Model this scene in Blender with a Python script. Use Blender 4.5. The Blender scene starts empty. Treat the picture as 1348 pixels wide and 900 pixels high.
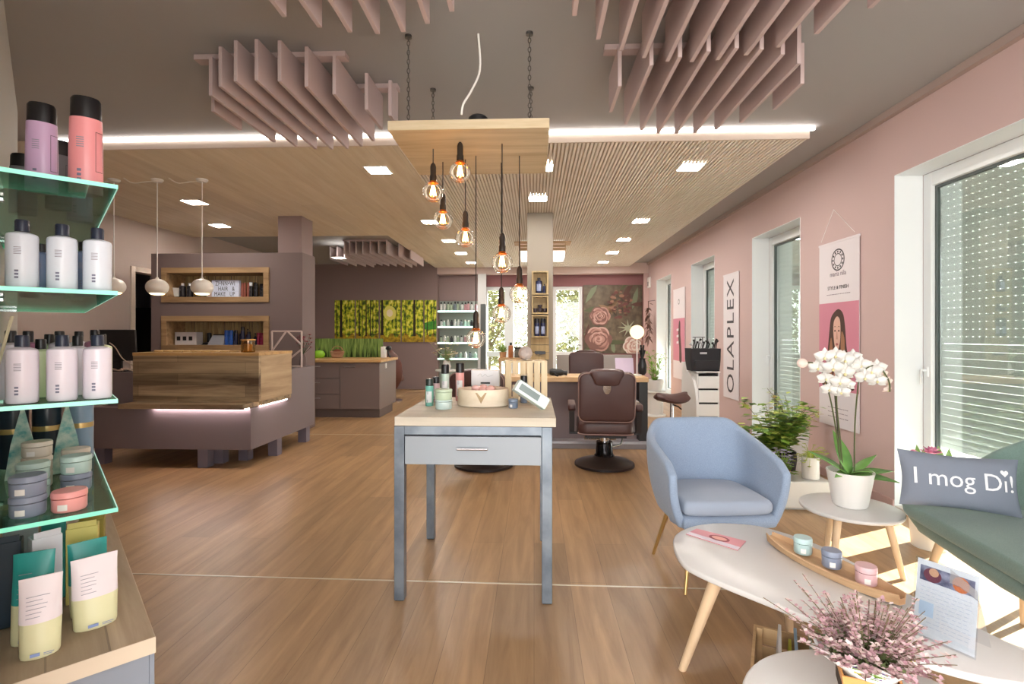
import bpy, bmesh, math, random
from mathutils import Matrix, Vector
random.seed(7)
SC = bpy.context.scene
COL = SC.collection
R = math.radians
PI = math.pi

# ------------------------------------------------------------------ camera, world, sun, exposure
F_PX, CX, HOR, CAM_H = 670.0, 674.0, 440.0, 1.31
YAW = math.atan(29 / 670.0)
cam_d = bpy.data.cameras.new('camera')
cam = bpy.data.objects.new('camera', cam_d)
COL.objects.link(cam)
cam.location = (0, 0, CAM_H)
cam.rotation_euler = (R(90), 0, YAW)
cam_d.sensor_fit = 'HORIZONTAL'
cam_d.sensor_width = 36.0
cam_d.lens = 36.0 * F_PX / 1348.0
cam_d.shift_y = -10.0 / 1348.0
cam_d.clip_start = 0.02
SC.camera = cam

SC.view_settings.view_transform = 'Standard'
SC.view_settings.look = 'None'
SC.view_settings.exposure = -0.15
SC.view_settings.gamma = 1.0
SC.view_settings.use_curve_mapping = False

WORLD_STRENGTH = 7.0
world = bpy.data.worlds.new('daylight')
SC.world = world
world.use_nodes = True
bg = world.node_tree.nodes['Background']
bg.inputs['Color'].default_value = (1.0, 0.985, 0.965, 1)
bg.inputs['Strength'].default_value = WORLD_STRENGTH

sun_d = bpy.data.lights.new('sun', 'SUN')
sun_d.energy = 85.0
sun_d.angle = R(0.6)
sun_d.color = (1.0, 0.975, 0.94)
sun = bpy.data.objects.new('sun', sun_d)
COL.objects.link(sun)
sun.location = (8, 6, 5)
sun.rotation_euler = Vector((-0.86, -0.42, -0.34)).to_track_quat('-Z', 'Y').to_euler()

DOWNLIGHT = 150.0
STRIP = 14.0

# ------------------------------------------------------------------ picture point -> place in the room
_c, _s = math.cos(YAW), math.sin(YAW)
def ray(u, v):
    xc = (u - CX) / F_PX
    return Vector((xc * _c - _s, xc * _s + _c, (HOR - v) / F_PX))
def P(u, v, z=None, X=None, Y=None, t=None):
    r = ray(u, v)
    if z is not None: t = (z - CAM_H) / r.z
    elif X is not None: t = X / r.x
    elif Y is not None: t = Y / r.y
    return Vector((r.x * t, r.y * t, CAM_H + r.z * t))

# ------------------------------------------------------------------ materials
def lin(c):
    def f(x):
        x = x / 255.0
        return x / 12.92 if x <= 0.04045 else ((x + 0.055) / 1.055) ** 2.4
    return (f(c[0]), f(c[1]), f(c[2]), 1.0)
_mc = {}
def M(name, rgb=(200, 200, 200), rough=0.5, metal=0.0, emit=None, es=0.0, noise=None, bump=None, coat=0.0, spec=0.5, trans=0.0, sheen=0.0, through=0.0):
    """plain principled material; noise=(scale, rgb2) mottles; bump=(scale, strength)"""
    if name in _mc: return _mc[name]
    m = bpy.data.materials.new(name)
    m.use_nodes = True
    nt = m.node_tree
    b = nt.nodes['Principled BSDF']
    b.inputs['Base Color'].default_value = lin(rgb)
    b.inputs['Roughness'].default_value = rough
    b.inputs['Metallic'].default_value = metal
    b.inputs['Specular IOR Level'].default_value = spec
    if coat: b.inputs['Coat Weight'].default_value = coat
    if sheen: b.inputs['Sheen Weight'].default_value = sheen
    if trans: b.inputs['Transmission Weight'].default_value = trans
    if emit is not None:
        b.inputs['Emission Color'].default_value = lin(emit)
        b.inputs['Emission Strength'].default_value = es
    if through:      # thin plastic that lets a little daylight glow through
        tr = nt.nodes.new('ShaderNodeBsdfTranslucent'); tr.inputs['Color'].default_value = lin(rgb)
        mx = nt.nodes.new('ShaderNodeMixShader'); mx.inputs['Fac'].default_value = through
        nt.links.new(b.outputs[0], mx.inputs[1]); nt.links.new(tr.outputs[0], mx.inputs[2]); nt.links.new(mx.outputs[0], nt.nodes['Material Output'].inputs['Surface'])
    if noise or bump:
        tc = nt.nodes.new('ShaderNodeTexCoord')
    if noise:
        n = nt.nodes.new('ShaderNodeTexNoise'); n.inputs['Scale'].default_value = noise[0]; n.inputs['Detail'].default_value = 5
        r = nt.nodes.new('ShaderNodeValToRGB')
        r.color_ramp.elements[0].position = 0.35; r.color_ramp.elements[1].position = 0.65
        r.color_ramp.elements[0].color = lin(rgb); r.color_ramp.elements[1].color = lin(noise[1])
        nt.links.new(tc.outputs['Object'], n.inputs['Vector'])
        nt.links.new(n.outputs['Fac'], r.inputs['Fac'])
        nt.links.new(r.outputs['Color'], b.inputs['Base Color'])
    if bump:
        n2 = nt.nodes.new('ShaderNodeTexNoise'); n2.inputs['Scale'].default_value = bump[0]; n2.inputs['Detail'].default_value = 3
        bp = nt.nodes.new('ShaderNodeBump'); bp.inputs['Strength'].default_value = bump[1]; bp.inputs['Distance'].default_value = 0.01
        nt.links.new(tc.outputs['Object'], n2.inputs['Vector'])
        nt.links.new(n2.outputs['Fac'], bp.inputs['Height'])
        nt.links.new(bp.outputs['Normal'], b.inputs['Normal'])
    _mc[name] = m
    return m

def wood(name, dark, light, axis='Y', scale=1.0, rough=0.55, plank=None, mortar=(70, 50, 35), contrast=(0.3, 0.7), grain=14.0, rz=0.0, msize=0.004, tones=(0.72, 1.1)):
    """grain stretched along axis; plank=(length, width) adds boards with their own tone (boards run along axis, seen on the plane given by axis order)"""
    if name in _mc: return _mc[name]
    m = bpy.data.materials.new(name); m.use_nodes = True
    nt = m.node_tree; N = nt.nodes; L = nt.links
    b = N['Principled BSDF']; b.inputs['Roughness'].default_value = rough
    tc = N.new('ShaderNodeTexCoord')
    mp = N.new('ShaderNodeMapping')
    st = {'X': (0.08, 1, 1), 'Y': (1, 0.08, 1), 'Z': (1, 1, 0.08)}[axis]
    mp.inputs['Scale'].default_value = [s * grain * scale for s in st]
    mp.inputs['Rotation'].default_value = (0, 0, 0)
    src = tc.outputs['Object']
    if rz:
        m0 = N.new('ShaderNodeMapping'); m0.inputs['Rotation'].default_value = (0, 0, rz)
        L.new(src, m0.inputs['Vector']); src = m0.outputs['Vector']
    L.new(src, mp.inputs['Vector'])
    n = N.new('ShaderNodeTexNoise'); n.inputs['Scale'].default_value = 1.0; n.inputs['Detail'].default_value = 7; n.inputs['Roughness'].default_value = 0.62
    n.inputs['Distortion'].default_value = 0.6
    L.new(mp.outputs['Vector'], n.inputs['Vector'])
    r = N.new('ShaderNodeValToRGB')
    r.color_ramp.elements[0].position = contrast[0]; r.color_ramp.elements[1].position = contrast[1]
    r.color_ramp.elements[0].color = lin(dark); r.color_ramp.elements[1].color = lin(light)
    L.new(n.outputs['Fac'], r.inputs['Fac'])
    out = r.outputs['Color']
    if plank:
        br = N.new('ShaderNodeTexBrick')
        br.inputs['Scale'].default_value = 1.0
        br.inputs['Brick Width'].default_value = plank[0]; br.inputs['Row Height'].default_value = plank[1]
        br.inputs['Mortar Size'].default_value = msize; br.inputs['Mortar Smooth'].default_value = 0.3
        br.offset = 0.37; br.offset_frequency = 2
        br.inputs['Color1'].default_value = (tones[0],)*3 + (1,); br.inputs['Color2'].default_value = (tones[1],)*3 + (1,)
        br.inputs['Mortar'].default_value = (tones[0]*.7,)*3 + (1,)
        m2 = N.new('ShaderNodeMapping')
        if axis == 'Y': m2.inputs['Rotation'].default_value = (0, 0, R(90))
        if axis == 'X' and len(plank) > 2: m2.inputs['Rotation'].default_value = (R(-90), 0, 0)
        if axis == 'Z': m2.inputs['Rotation'].default_value = (0, R(90), 0)
        L.new(src, m2.inputs['Vector']); L.new(m2.outputs['Vector'], br.inputs['Vector'])
        mx = N.new('ShaderNodeMix'); mx.data_type = 'RGBA'; mx.blend_type = 'MULTIPLY'
        mx.inputs['Factor'].default_value = 1.0
        L.new(out, mx.inputs[6]); L.new(br.outputs['Color'], mx.inputs[7])
        out = mx.outputs[2]
    L.new(out, b.inputs['Base Color'])
    bp = N.new('ShaderNodeBump'); bp.inputs['Strength'].default_value = 0.08; bp.inputs['Distance'].default_value = 0.01
    L.new(n.outputs['Fac'], bp.inputs['Height']); L.new(bp.outputs['Normal'], b.inputs['Normal'])
    _mc[name] = m
    return m

def glass(name, tint=(255, 255, 255), gloss=0.08, rough=0.0):
    """thin clear pane: mostly see-through with a mirror sheen by angle"""
    if name in _mc: return _mc[name]
    m = bpy.data.materials.new(name); m.use_nodes = True
    nt = m.node_tree; N = nt.nodes; L = nt.links
    N.remove(N['Principled BSDF'])
    o = N['Material Output']
    t = N.new('ShaderNodeBsdfTransparent'); t.inputs['Color'].default_value = lin(tint)
    g = N.new('ShaderNodeBsdfGlossy'); g.inputs['Roughness'].default_value = rough
    lw = N.new('ShaderNodeLayerWeight'); lw.inputs['Blend'].default_value = 0.35
    mm = N.new('ShaderNodeMath'); mm.operation = 'MULTIPLY_ADD'; mm.inputs[1].default_value = 0.55; mm.inputs[2].default_value = gloss
    L.new(lw.outputs['Fresnel'], mm.inputs[0])
    mx = N.new('ShaderNodeMixShader')
    L.new(mm.outputs[0], mx.inputs['Fac']); L.new(t.outputs[0], mx.inputs[1]); L.new(g.outputs[0], mx.inputs[2])
    L.new(mx.outputs[0], o.inputs['Surface'])
    _mc[name] = m
    return m

def emis(name, rgb, strength):
    if name in _mc: return _mc[name]
    m = bpy.data.materials.new(name); m.use_nodes = True
    nt = m.node_tree; N = nt.nodes
    N.remove(N['Principled BSDF'])
    e = N.new('ShaderNodeEmission'); e.inputs['Color'].default_value = lin(rgb); e.inputs['Strength'].default_value = strength
    nt.links.new(e.outputs[0], N['Material Output'].inputs['Surface'])
    _mc[name] = m
    return m

# ------------------------------------------------------------------ mesh builder
class MB:
    def __init__(s): s.v = []; s.f = []; s.mi = []; s.m = 0
    def add(s, vs, fs):
        o = len(s.v)
        s.v += [tuple(v) for v in vs]
        for f in fs: s.f.append([i + o for i in f]); s.mi.append(s.m)
        return s
    def box(s, x0, x1, y0, y1, z0, z1):
        x0, x1 = min(x0, x1), max(x0, x1); y0, y1 = min(y0, y1), max(y0, y1); z0, z1 = min(z0, z1), max(z0, z1)
        return s.add([(x0,y0,z0),(x1,y0,z0),(x1,y1,z0),(x0,y1,z0),(x0,y0,z1),(x1,y0,z1),(x1,y1,z1),(x0,y1,z1)],
                     [(0,3,2,1),(4,5,6,7),(0,1,5,4),(1,2,6,5),(2,3,7,6),(3,0,4,7)])
    def obox(s, c, size, rot=None):
        n = len(s.v); a, b, d = [q / 2 for q in size]
        s.box(-a, a, -b, b, -d, d)
        m = Matrix.Translation(c) @ (rot.to_4x4() if rot is not None else Matrix())
        return s.xf(m, n)
    def xf(s, m, start=0):
        for i in range(start, len(s.v)): s.v[i] = tuple(m @ Vector(s.v[i]))
        return s
    def ring_loft(s, rings, cap0=True, cap1=True, closed=True):
        n = len(rings[0]); vs = [p for r in rings for p in r]; fs = []
        for i in range(len(rings) - 1):
            for j in range(n if closed else n - 1):
                a = i * n + j; b = i * n + (j + 1) % n
                fs.append((a, b, b + n, a + n))
        if cap0: fs.append(tuple(reversed(range(n))))
        if cap1: fs.append(tuple(range((len(rings) - 1) * n, len(rings) * n)))
        return s.add(vs, fs)
    def lathe(s, prof, c=(0, 0, 0), n=24, sx=1.0, sy=1.0):
        rings = []
        for r, z in prof:
            r = max(r, 0.0004)
            rings.append([(c[0] + sx * r * math.cos(2*PI*k/n), c[1] + sy * r * math.sin(2*PI*k/n), c[2] + z) for k in range(n)])
        return s.ring_loft(rings)
    def cyl(s, p0, p1, r0, r1=None, n=16):
        return s.tube([p0, p1], [r0, r0 if r1 is None else r1], n)
    def tube(s, pts, r, n=8):
        pts = [Vector(p) for p in pts]
        if not isinstance(r, (list, tuple)): r = [r] * len(pts)
        rings = []; up = None
        for i, p in enumerate(pts):
            d = (pts[min(i+1, len(pts)-1)] - pts[max(i-1, 0)])
            d = d.normalized() if d.length > 1e-9 else Vector((0, 0, 1))
            if up is None:
                up = Vector((0, 0, 1)) if abs(d.z) < 0.9 else Vector((1, 0, 0))
            a = d.cross(up).normalized(); b = a.cross(d).normalized(); up = b
            rings.append([p + a * (r[i] * math.cos(2*PI*k/n)) + b * (r[i] * math.sin(2*PI*k/n)) for k in range(n)])
        rings = [list(reversed(q)) for q in rings]
        return s.ring_loft(rings)
    def ball(s, c, r, nu=16, nv=10):
        if not isinstance(r, (list, tuple)): r = (r, r, r)
        rings = []
        for i in range(nv + 1):
            a = -PI/2 + PI * i / nv
            k = max(math.cos(a), 0.002)
            rings.append([(c[0] + r[0]*k*math.cos(2*PI*j/nu), c[1] + r[1]*k*math.sin(2*PI*j/nu), c[2] + r[2]*math.sin(a)) for j in range(nu)])
        return s.ring_loft(rings)
    def prism(s, poly, z0, z1):
        return s.ring_loft([[(p[0], p[1], z0) for p in poly], [(p[0], p[1], z1) for p in poly]])
    def rprism(s, poly, z0, z1, rad, seg=4, crown=0.0):
        """prism with rounded rims (a cushion when rad is large)"""
        cx = sum(p[0] for p in poly) / len(poly); cy = sum(p[1] for p in poly) / len(poly)
        ext = max(math.hypot(p[0]-cx, p[1]-cy) for p in poly)
        rings = []
        for i in range(seg + 1):
            a = PI/2 * i / seg
            k = 1 - rad * (1 - math.sin(a)) / ext; z = z0 + rad * (1 - math.cos(a))
            rings.append([(cx + (p[0]-cx)*k, cy + (p[1]-cy)*k, z) for p in poly])
        for i in range(seg + 1):
            a = PI/2 * i / seg
            k = 1 - rad * (1 - math.cos(a)) / ext; z = z1 - rad * (1 - math.sin(a))
            rings.append([(cx + (p[0]-cx)*k, cy + (p[1]-cy)*k, z) for p in poly])
        if crown:
            for k in (0.75, 0.45, 0.15):
                kk = k * (1 - rad/ext)
                rings.append([(cx + (p[0]-cx)*kk, cy + (p[1]-cy)*kk, z1 + crown*(1-k*k)) for p in poly])
        return s.ring_loft(rings)
    def poly(s, pts): return s.add(pts, [tuple(range(len(pts)))])
    def mesh(s, name, mats, ang=38):
        me = bpy.data.meshes.new(name)
        me.from_pydata(s.v, [], s.f)
        mats = mats if isinstance(mats, (list, tuple)) else [mats]
        for m in mats: me.materials.append(m)
        me.polygons.foreach_set('material_index', s.mi)
        me.polygons.foreach_set('use_smooth', [True] * len(me.polygons))
        me.update(); me.validate()
        me.set_sharp_from_angle(angle=R(ang))
        return me

def link(name, mb, mats, ang=38):
    o = bpy.data.objects.new(name, mb.mesh(name, mats, ang)); COL.objects.link(o); return o
def mods(o, bev=0, seg=2, sub=0, solid=0, off=-1):
    if solid:
        q = o.modifiers.new('thickness', 'SOLIDIFY'); q.thickness = solid; q.offset = off
    if bev:
        q = o.modifiers.new('bevel', 'BEVEL'); q.width = bev; q.segments = seg; q.limit_method = 'ANGLE'; q.angle_limit = R(40)
    if sub:
        q = o.modifiers.new('smooth', 'SUBSURF'); q.levels = sub; q.render_levels = sub
    return o
def struct(name, mb, mats, bev=0):
    o = link(name, mb, mats); o['kind'] = 'structure'; mods(o, bev); return o
def tag(o, label, cat, group=None, kind=None):
    if label: o['label'] = label
    if cat: o['category'] = cat
    if group: o['group'] = group
    if kind: o['kind'] = kind
    return o
class Thing:
    """an Empty at the thing's base; parts are meshes in its own coordinates"""
    def __init__(s, name, label, cat, loc=(0, 0, 0), rz=0.0, group=None, rot=None):
        s.o = bpy.data.objects.new(name, None); COL.objects.link(s.o)
        s.o.empty_display_size = 0.1
        s.o.location = loc; s.o.rotation_euler = rot if rot is not None else (0, 0, rz)
        s.loc = Vector(loc)
        tag(s.o, label, cat, group)
    def part(s, name, mb, mats, parent=None, label=None, world=False, ang=38, kind=None, **k):
        if world: mb.xf(Matrix.Translation(-s.loc))
        o = link(name, mb, mats, ang); o.parent = parent or s.o
        if label: o['label'] = label
        if kind: o['kind'] = kind
        mods(o, **k)
        return o
def solo(name, label, cat, mb, mats, loc=(0, 0, 0), rz=0.0, group=None, rot=None, kind=None, ang=38, **k):
    o = link(name, mb, mats, ang); o.location = loc; o.rotation_euler = rot if rot is not None else (0, 0, rz)
    tag(o, label, cat, group, kind); mods(o, **k); return o
def dup(root, loc, rz=None, label=None, group=None):
    r = root.copy(); COL.objects.link(r); r.location = loc
    if rz is not None: r.rotation_euler = (0, 0, rz)
    if label: r['label'] = label
    if group: r['group'] = group
    for ch in list(root.children):
        c = ch.copy(); COL.objects.link(c); c.parent = r
        for g in list(ch.children):
            d = g.copy(); COL.objects.link(d); d.parent = c
    return r

def text_mb(mb, s, size, mat4, extrude=0.0005, align='CENTER', spacing=1.0, xs=1.0):
    cu = bpy.data.curves.new('lettering', 'FONT'); cu.body = s; cu.size = size; cu.extrude = extrude
    cu.align_x = align; cu.align_y = 'CENTER'; cu.space_character = spacing; cu.resolution_u = 3
    ob = bpy.data.objects.new('lettering', cu); COL.objects.link(ob)
    dg = bpy.context.evaluated_depsgraph_get()
    ev = ob.evaluated_get(dg); me = ev.to_mesh()
    vs = [mat4 @ Vector((v.co.x * xs, v.co.y, v.co.z)) for v in me.vertices]; fs = [tuple(p.vertices) for p in me.polygons]
    mb.add(vs, fs)
    ev.to_mesh_clear()
    bpy.data.objects.remove(ob); bpy.data.curves.remove(cu)
    return mb
def frame_mat(o, ex, ey):
    """matrix whose local x, y go along ex, ey from o"""
    ex = Vector(ex).normalized(); ey = Vector(ey).normalized(); ez = ex.cross(ey)
    m = Matrix((ex, ey, ez)).transposed().to_4x4(); m.translation = Vector(o); return m
def circle(r, n=32, cx=0, cy=0, sx=1, sy=1):
    return [(cx + r*sx*math.cos(2*PI*k/n), cy + r*sy*math.sin(2*PI*k/n)) for k in range(n)]
def rrect(w, d, r, n=6, cx=0, cy=0):
    out = []
    for qx, qy, a0 in ((1, 1, 0), (-1, 1, 90), (-1, -1, 180), (1, -1, 270)):
        for k in range(n + 1):
            a = R(a0 + 90.0 * k / n)
            out.append((cx + qx*(w/2 - r) + r*math.cos(a), cy + qy*(d/2 - r) + r*math.sin(a)))
    return out
def catmull(pts, n=6, closed=True):
    out = []; m = len(pts)
    rng = range(m) if closed else range(m - 1)
    for i in rng:
        if closed: p = [Vector(pts[(i+k-1) % m]) for k in range(4)]
        else: p = [Vector(pts[max(0, min(m-1, i+k-1))]) for k in range(4)]
        for j in range(n):
            t = j / n
            out.append(0.5 * ((2*p[1]) + (-p[0]+p[2])*t + (2*p[0]-5*p[1]+4*p[2]-p[3])*t*t + (-p[0]+3*p[1]-3*p[2]+p[3])*t**3))
    if not closed: out.append(Vector(pts[-1]))
    return out
def leaf(mb, base, tip, width, normal=(0, 0, 1), sag=0.0, n=5, fold=0.15):
    base = Vector(base); tip = Vector(tip); ax = tip - base; side = ax.cross(Vector(normal))
    if side.length < 1e-6: side = Vector((1, 0, 0))
    side.normalize(); up = side.cross(ax).normalized()
    vs = []; fs = []
    for i in range(n + 1):
        t = i / n; w = width * 0.5 * max(0.04, math.sin(PI * t ** 0.8)); c = base + ax * t - Vector((0, 0, 1)) * sag * t * t + up * 0.0
        vs += [c + side * w + up * fold * w, c, c - side * w + up * fold * w]
    for i in range(n):
        a = i * 3; fs += [(a, a+1, a+4, a+3), (a+1, a+2, a+5, a+4)]
    mb.add(vs, fs)
ORD = ['first', 'second', 'third', 'fourth', 'fifth', 'sixth', 'seventh', 'eighth', 'ninth', 'tenth', 'eleventh', 'twelfth', 'thirteenth', 'fourteenth', 'fifteenth', 'sixteenth']

# ------------------------------------------------------------------ palette
DARKCEIL = M('ceiling paint', (160, 158, 158), 0.7, bump=(3, 0.05))
PINK = M('pink wall paint', (202, 176, 173), 0.75, bump=(60, 0.03))
MAUVE = M('mauve wall paint', (142, 122, 120), 0.75, bump=(60, 0.03))
MAUVE_D = M('dark mauve wall paint', (116, 99, 96), 0.75, bump=(60, 0.03))
ROSEWALL = M('dusky rose wall paint', (150, 105, 108), 0.75)
WARMGREY = M('warm grey paint', (146, 136, 124), 0.7, bump=(60, 0.03))
LEFTWALL = M('taupe wall paint', (178, 160, 150), 0.75, bump=(60, 0.03))
SHELFWALL = M('pale grey wall paint', (176, 172, 164), 0.75, bump=(60, 0.03))
WHITE = M('white lacquer', (232, 230, 226), 0.35)
WHITEW = M('white window plastic', (230, 234, 236), 0.3)
BLACK = M('black plastic', (22, 22, 25), 0.35)
DARKMETAL = M('dark metal', (45, 44, 46), 0.4, 0.6)
CHROME = M('chrome', (215, 215, 218), 0.15, 1.0)
FLOOR = wood('oak floor boards', (140, 106, 72), (184, 147, 106), 'Y', 1.0, 0.36, plank=(1.35, 0.19), contrast=(0.25, 0.75), grain=16, msize=0.0015, tones=(0.80, 1.06))
OAKPANEL = wood('pale oak ceiling boards', (220, 204, 178), (236, 224, 204), 'Y', 1.0, 0.6, plank=(2.6, 0.24), contrast=(0.3, 0.7), grain=12, msize=0.001, tones=(0.93, 1.03))
RIB = wood('pale ceiling rib wood', (238, 228, 214), (246, 240, 230), 'Y', 1.0, 0.6, grain=10)
RIBBACK = M('ceiling rib backing', (206, 190, 172), 0.8)
RUSTIC = wood('weathered oak boards', (98, 74, 52), (196, 170, 134), 'X', 1.0, 0.6, plank=(1.1, 0.115, 1), contrast=(0.32, 0.66), grain=9, msize=0.002, tones=(0.55, 1.1))
RUSTIC_Y = wood('weathered oak end boards', (140, 112, 82), (200, 174, 138), 'Y', 1.0, 0.6, contrast=(0.25, 0.75), grain=10)
NICHEWOOD = wood('niche oak', (128, 98, 66), (184, 150, 108), 'X', 1.0, 0.6, contrast=(0.3, 0.7), grain=14)
LAMPWOOD = wood('pendant board oak', (180, 160, 124), (218, 202, 172), 'X', 1.0, 0.55, contrast=(0.3, 0.7), grain=11)
SLATPINK = M('rose grey felt board', (188, 169, 168), 0.8, bump=(120, 0.04))

# ------------------------------------------------------------------ floor, ceilings
CEIL, WOODZ = 3.0, 2.905
XR, XL = 2.70, -5.60
struct('floor', MB().box(-7.6, 3.06, -1.6, 12.75, -0.08, 0.0), FLOOR)
struct('ground', MB().box(-12, 14, -8, 26, -0.2, -0.1), M('paving outside', (205, 200, 190), 0.9, noise=(6, (222, 218, 210))))
struct('ceiling', MB().box(-7.6, 3.06, -1.6, 12.75, CEIL, CEIL + 0.12), DARKCEIL)
YW0, YW1, YB = 4.26, 8.12, 12.10
XRIB, XWR, XWC = -1.16, 2.23, -2.36
b = MB()
b.box(XL + 0.001, XRIB, YW0, YW1, WOODZ, CEIL - 0.001)
b.box(XWC, XRIB, YW1, YB - 0.01, WOODZ, CEIL - 0.001)
struct('ceiling_boards', b, OAKPANEL)
b = MB(); b.box(XRIB, XWR, YW0, YB - 0.01, WOODZ + 0.022, CEIL - 0.001)
struct('ceiling_rib_backing', b, RIBBACK)
b = MB(); pitch = 0.034; x = XRIB + 0.004
while x < XWR - 0.012:
    b.box(x, x + 0.02, YW0 + 0.002, YB - 0.012, WOODZ, WOODZ + 0.0225); x += pitch
struct('ceiling_ribs', b, RIB)
struct('trim_1', MB().box(-4.30, XWR + 0.01, YW0 - 0.02, YW0 - 0.002, WOODZ - 0.002, 2.972), M('fascia', (224, 208, 196), 0.6))
o = solo('ceiling_light_strip', 'long white light strip running across the dark ceiling along the wooden ceiling edge', 'light strip',
         MB().box(-4.26, 2.28, YW0 - 0.03, YW0 - 0.002, 2.9735, 2.9985), emis('strip glow', (255, 246, 238), STRIP))
struct('trim_2', MB().box(2.655, XR - 0.001, -1.55, 12.4, 2.945, CEIL - 0.001), M('cornice', (170, 152, 146), 0.7))

# ------------------------------------------------------------------ right wall with four windows
def ywall(u): return P(u, 440, X=XR).y
WIN = [(1.85, ywall(1178)), (ywall(1053.6), ywall(990.4)), (ywall(940.6), ywall(910)), (ywall(883.4), ywall(864.5))]
HEAD = 2.50
b = MB(); XO = 3.06
prev = -1.6
for y0, y1 in WIN:
    b.box(XR, XO, prev, y0, 0, HEAD); prev = y1
b.box(XR, XO, prev, 12.75, 0, HEAD)
b.box(XR, XO, -1.6, 12.75, HEAD, CEIL)
struct('wall_right', b, PINK)
b = MB(); prev = -1.55
for y0, y1 in WIN:
    b.box(XR - 0.015, XR - 0.0005, prev, y0, 0.0, 0.07); prev = y1
b.box(XR - 0.015, XR - 0.0005, prev, 12.05, 0, 0.07)
struct('baseboard_right', b, M('pink skirting', (196, 164, 160), 0.6))

PANE = glass('window glass', (245, 250, 248), 0.05)
GASKET = M('window gasket', (90, 98, 98), 0.6)
SHUT = M('roller shutter plastic', (214, 218, 214), 0.5, through=0.14)
def side_window(n, y0, y1, shutter_bottom=None, mullion=False):
    t = MB()
    fw = 0.085; xa, xb = 2.90, 2.97
    t.box(xa, xb, y0 + 0.004, y0 + fw, 0.03, HEAD - 0.004); t.box(xa, xb, y1 - fw, y1 - 0.004, 0.03, HEAD - 0.004)
    t.box(xa, xb, y0 + fw, y1 - fw, HEAD - fw - 0.02, HEAD - 0.004); t.box(xa, xb, y0 + fw, y1 - fw, 0.03, 0.14)
    if mullion: t.box(xa, xb, (y0+y1)/2 - 0.05, (y0+y1)/2 + 0.05, 0.14, HEAD - fw - 0.02)
    w = struct('window_%d' % n, t, WHITEW, bev=0.006)
    def sub(name, mb, mat, **k):
        o = link(name, mb, mat); o.parent = w; mods(o, **k); return o
    r = MB()
    r.box(XR - 0.004, xa, y1 - 0.0045, y1 - 0.0002, 0, HEAD - 0.003); r.box(XR - 0.004, xa, y0 + 0.0002, y0 + 0.0045, 0, HEAD - 0.003)
    r.box(XR - 0.004, xa, y0 + 0.0046, y1 - 0.0046, HEAD - 0.0045, HEAD - 0.0003)
    sub('window_reveal', r, WHITEW)
    sub('window_sill', MB().box(XR - 0.004, xb + 0.05, y0 + 0.005, y1 - 0.005, 0.001, 0.03), M('sill stone', (205, 200, 194), 0.5))
    g = MB(); q = 0.018
    ga, gb, gc, gd = y0 + fw, y1 - fw, 0.14, HEAD - fw - 0.02
    g.box(2.925, 2.95, ga, ga + q, gc, gd); g.box(2.925, 2.95, gb - q, gb, gc, gd); g.box(2.925, 2.95, ga + q, gb - q, gd - q, gd); g.box(2.925, 2.95, ga + q, gb - q, gc, gc + q)
    sub('gasket', g, GASKET)
    sub('pane', MB().box(2.935, 2.94, ga + q, gb - q, gc + q, gd - q), PANE)
    if shutter_bottom is not None:
        s = MB(); z = HEAD - 0.01; pit = 0.052; s0, s1 = y0 + 0.03, y1 - 0.03
        dots = (n == 1)
        while z - pit > shutter_bottom:
            zc = z - pit / 2; h = pit - (0.0055 if z > 1.25 else 0.002)
            prof = [(3.016 - 0.006 * math.cos(PI * k / 4 - PI/2), zc - h/2 + h * k / 4) for k in range(5)]
            n0 = len(s.v)
            vs = []
            for yy in (s0, s1):
                vs += [(px, yy, pz) for px, pz in prof] + [(3.026, yy, zc + h/2), (3.026, yy, zc - h/2)]
            s.add(vs, [tuple(range(7))[::-1], tuple(range(7, 14))] + [(k, (k+1) % 7, 7 + (k+1) % 7, 7 + k) for k in range(7)])
            if z > 1.25:       # little bridges leave rows of light slots between the slats
                yy = s0
                while yy < s1:
                    s.box(3.014, 3.024, yy, min(yy + 0.032, s1), zc + h/2 - 0.001, zc + h/2 + 0.0065); yy += 0.052
            z -= pit
        s.box(3.012, 3.03, s0, s1, z - 0.04, z)
        s.box(3.0, 3.035, y0 + 0.002, s0, 0.03, HEAD - 0.005); s.box(3.0, 3.035, s1, y1 - 0.002, 0.03, HEAD - 0.005)
        sub('roller_shutter', s, SHUT)
    h = MB(); yh = y1 - 0.045 if n != 1 else y1 - 0.05
    h.box(xa - 0.012, xa - 0.0002, yh - 0.014, yh + 0.014, 1.0, 1.07); h.tube([(xa - 0.012, yh, 1.045), (xa - 0.045, yh, 1.045), (xa - 0.05, yh - 0.005, 1.03), (xa - 0.05, yh - 0.01, 0.94)], 0.009, 8)
    sub('window_handle', h, WHITEW)
    return w
side_window(1, WIN[0][0], WIN[0][1], 0.48)
side_window(2, WIN[1][0], WIN[1][1], 0.30)
side_window(3, WIN[2][0], WIN[2][1], 0.25)
side_window(4, WIN[3][0], WIN[3][1], 1.0)  # half-lowered shutter added here only to keep sun off the kitchen counter

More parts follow.
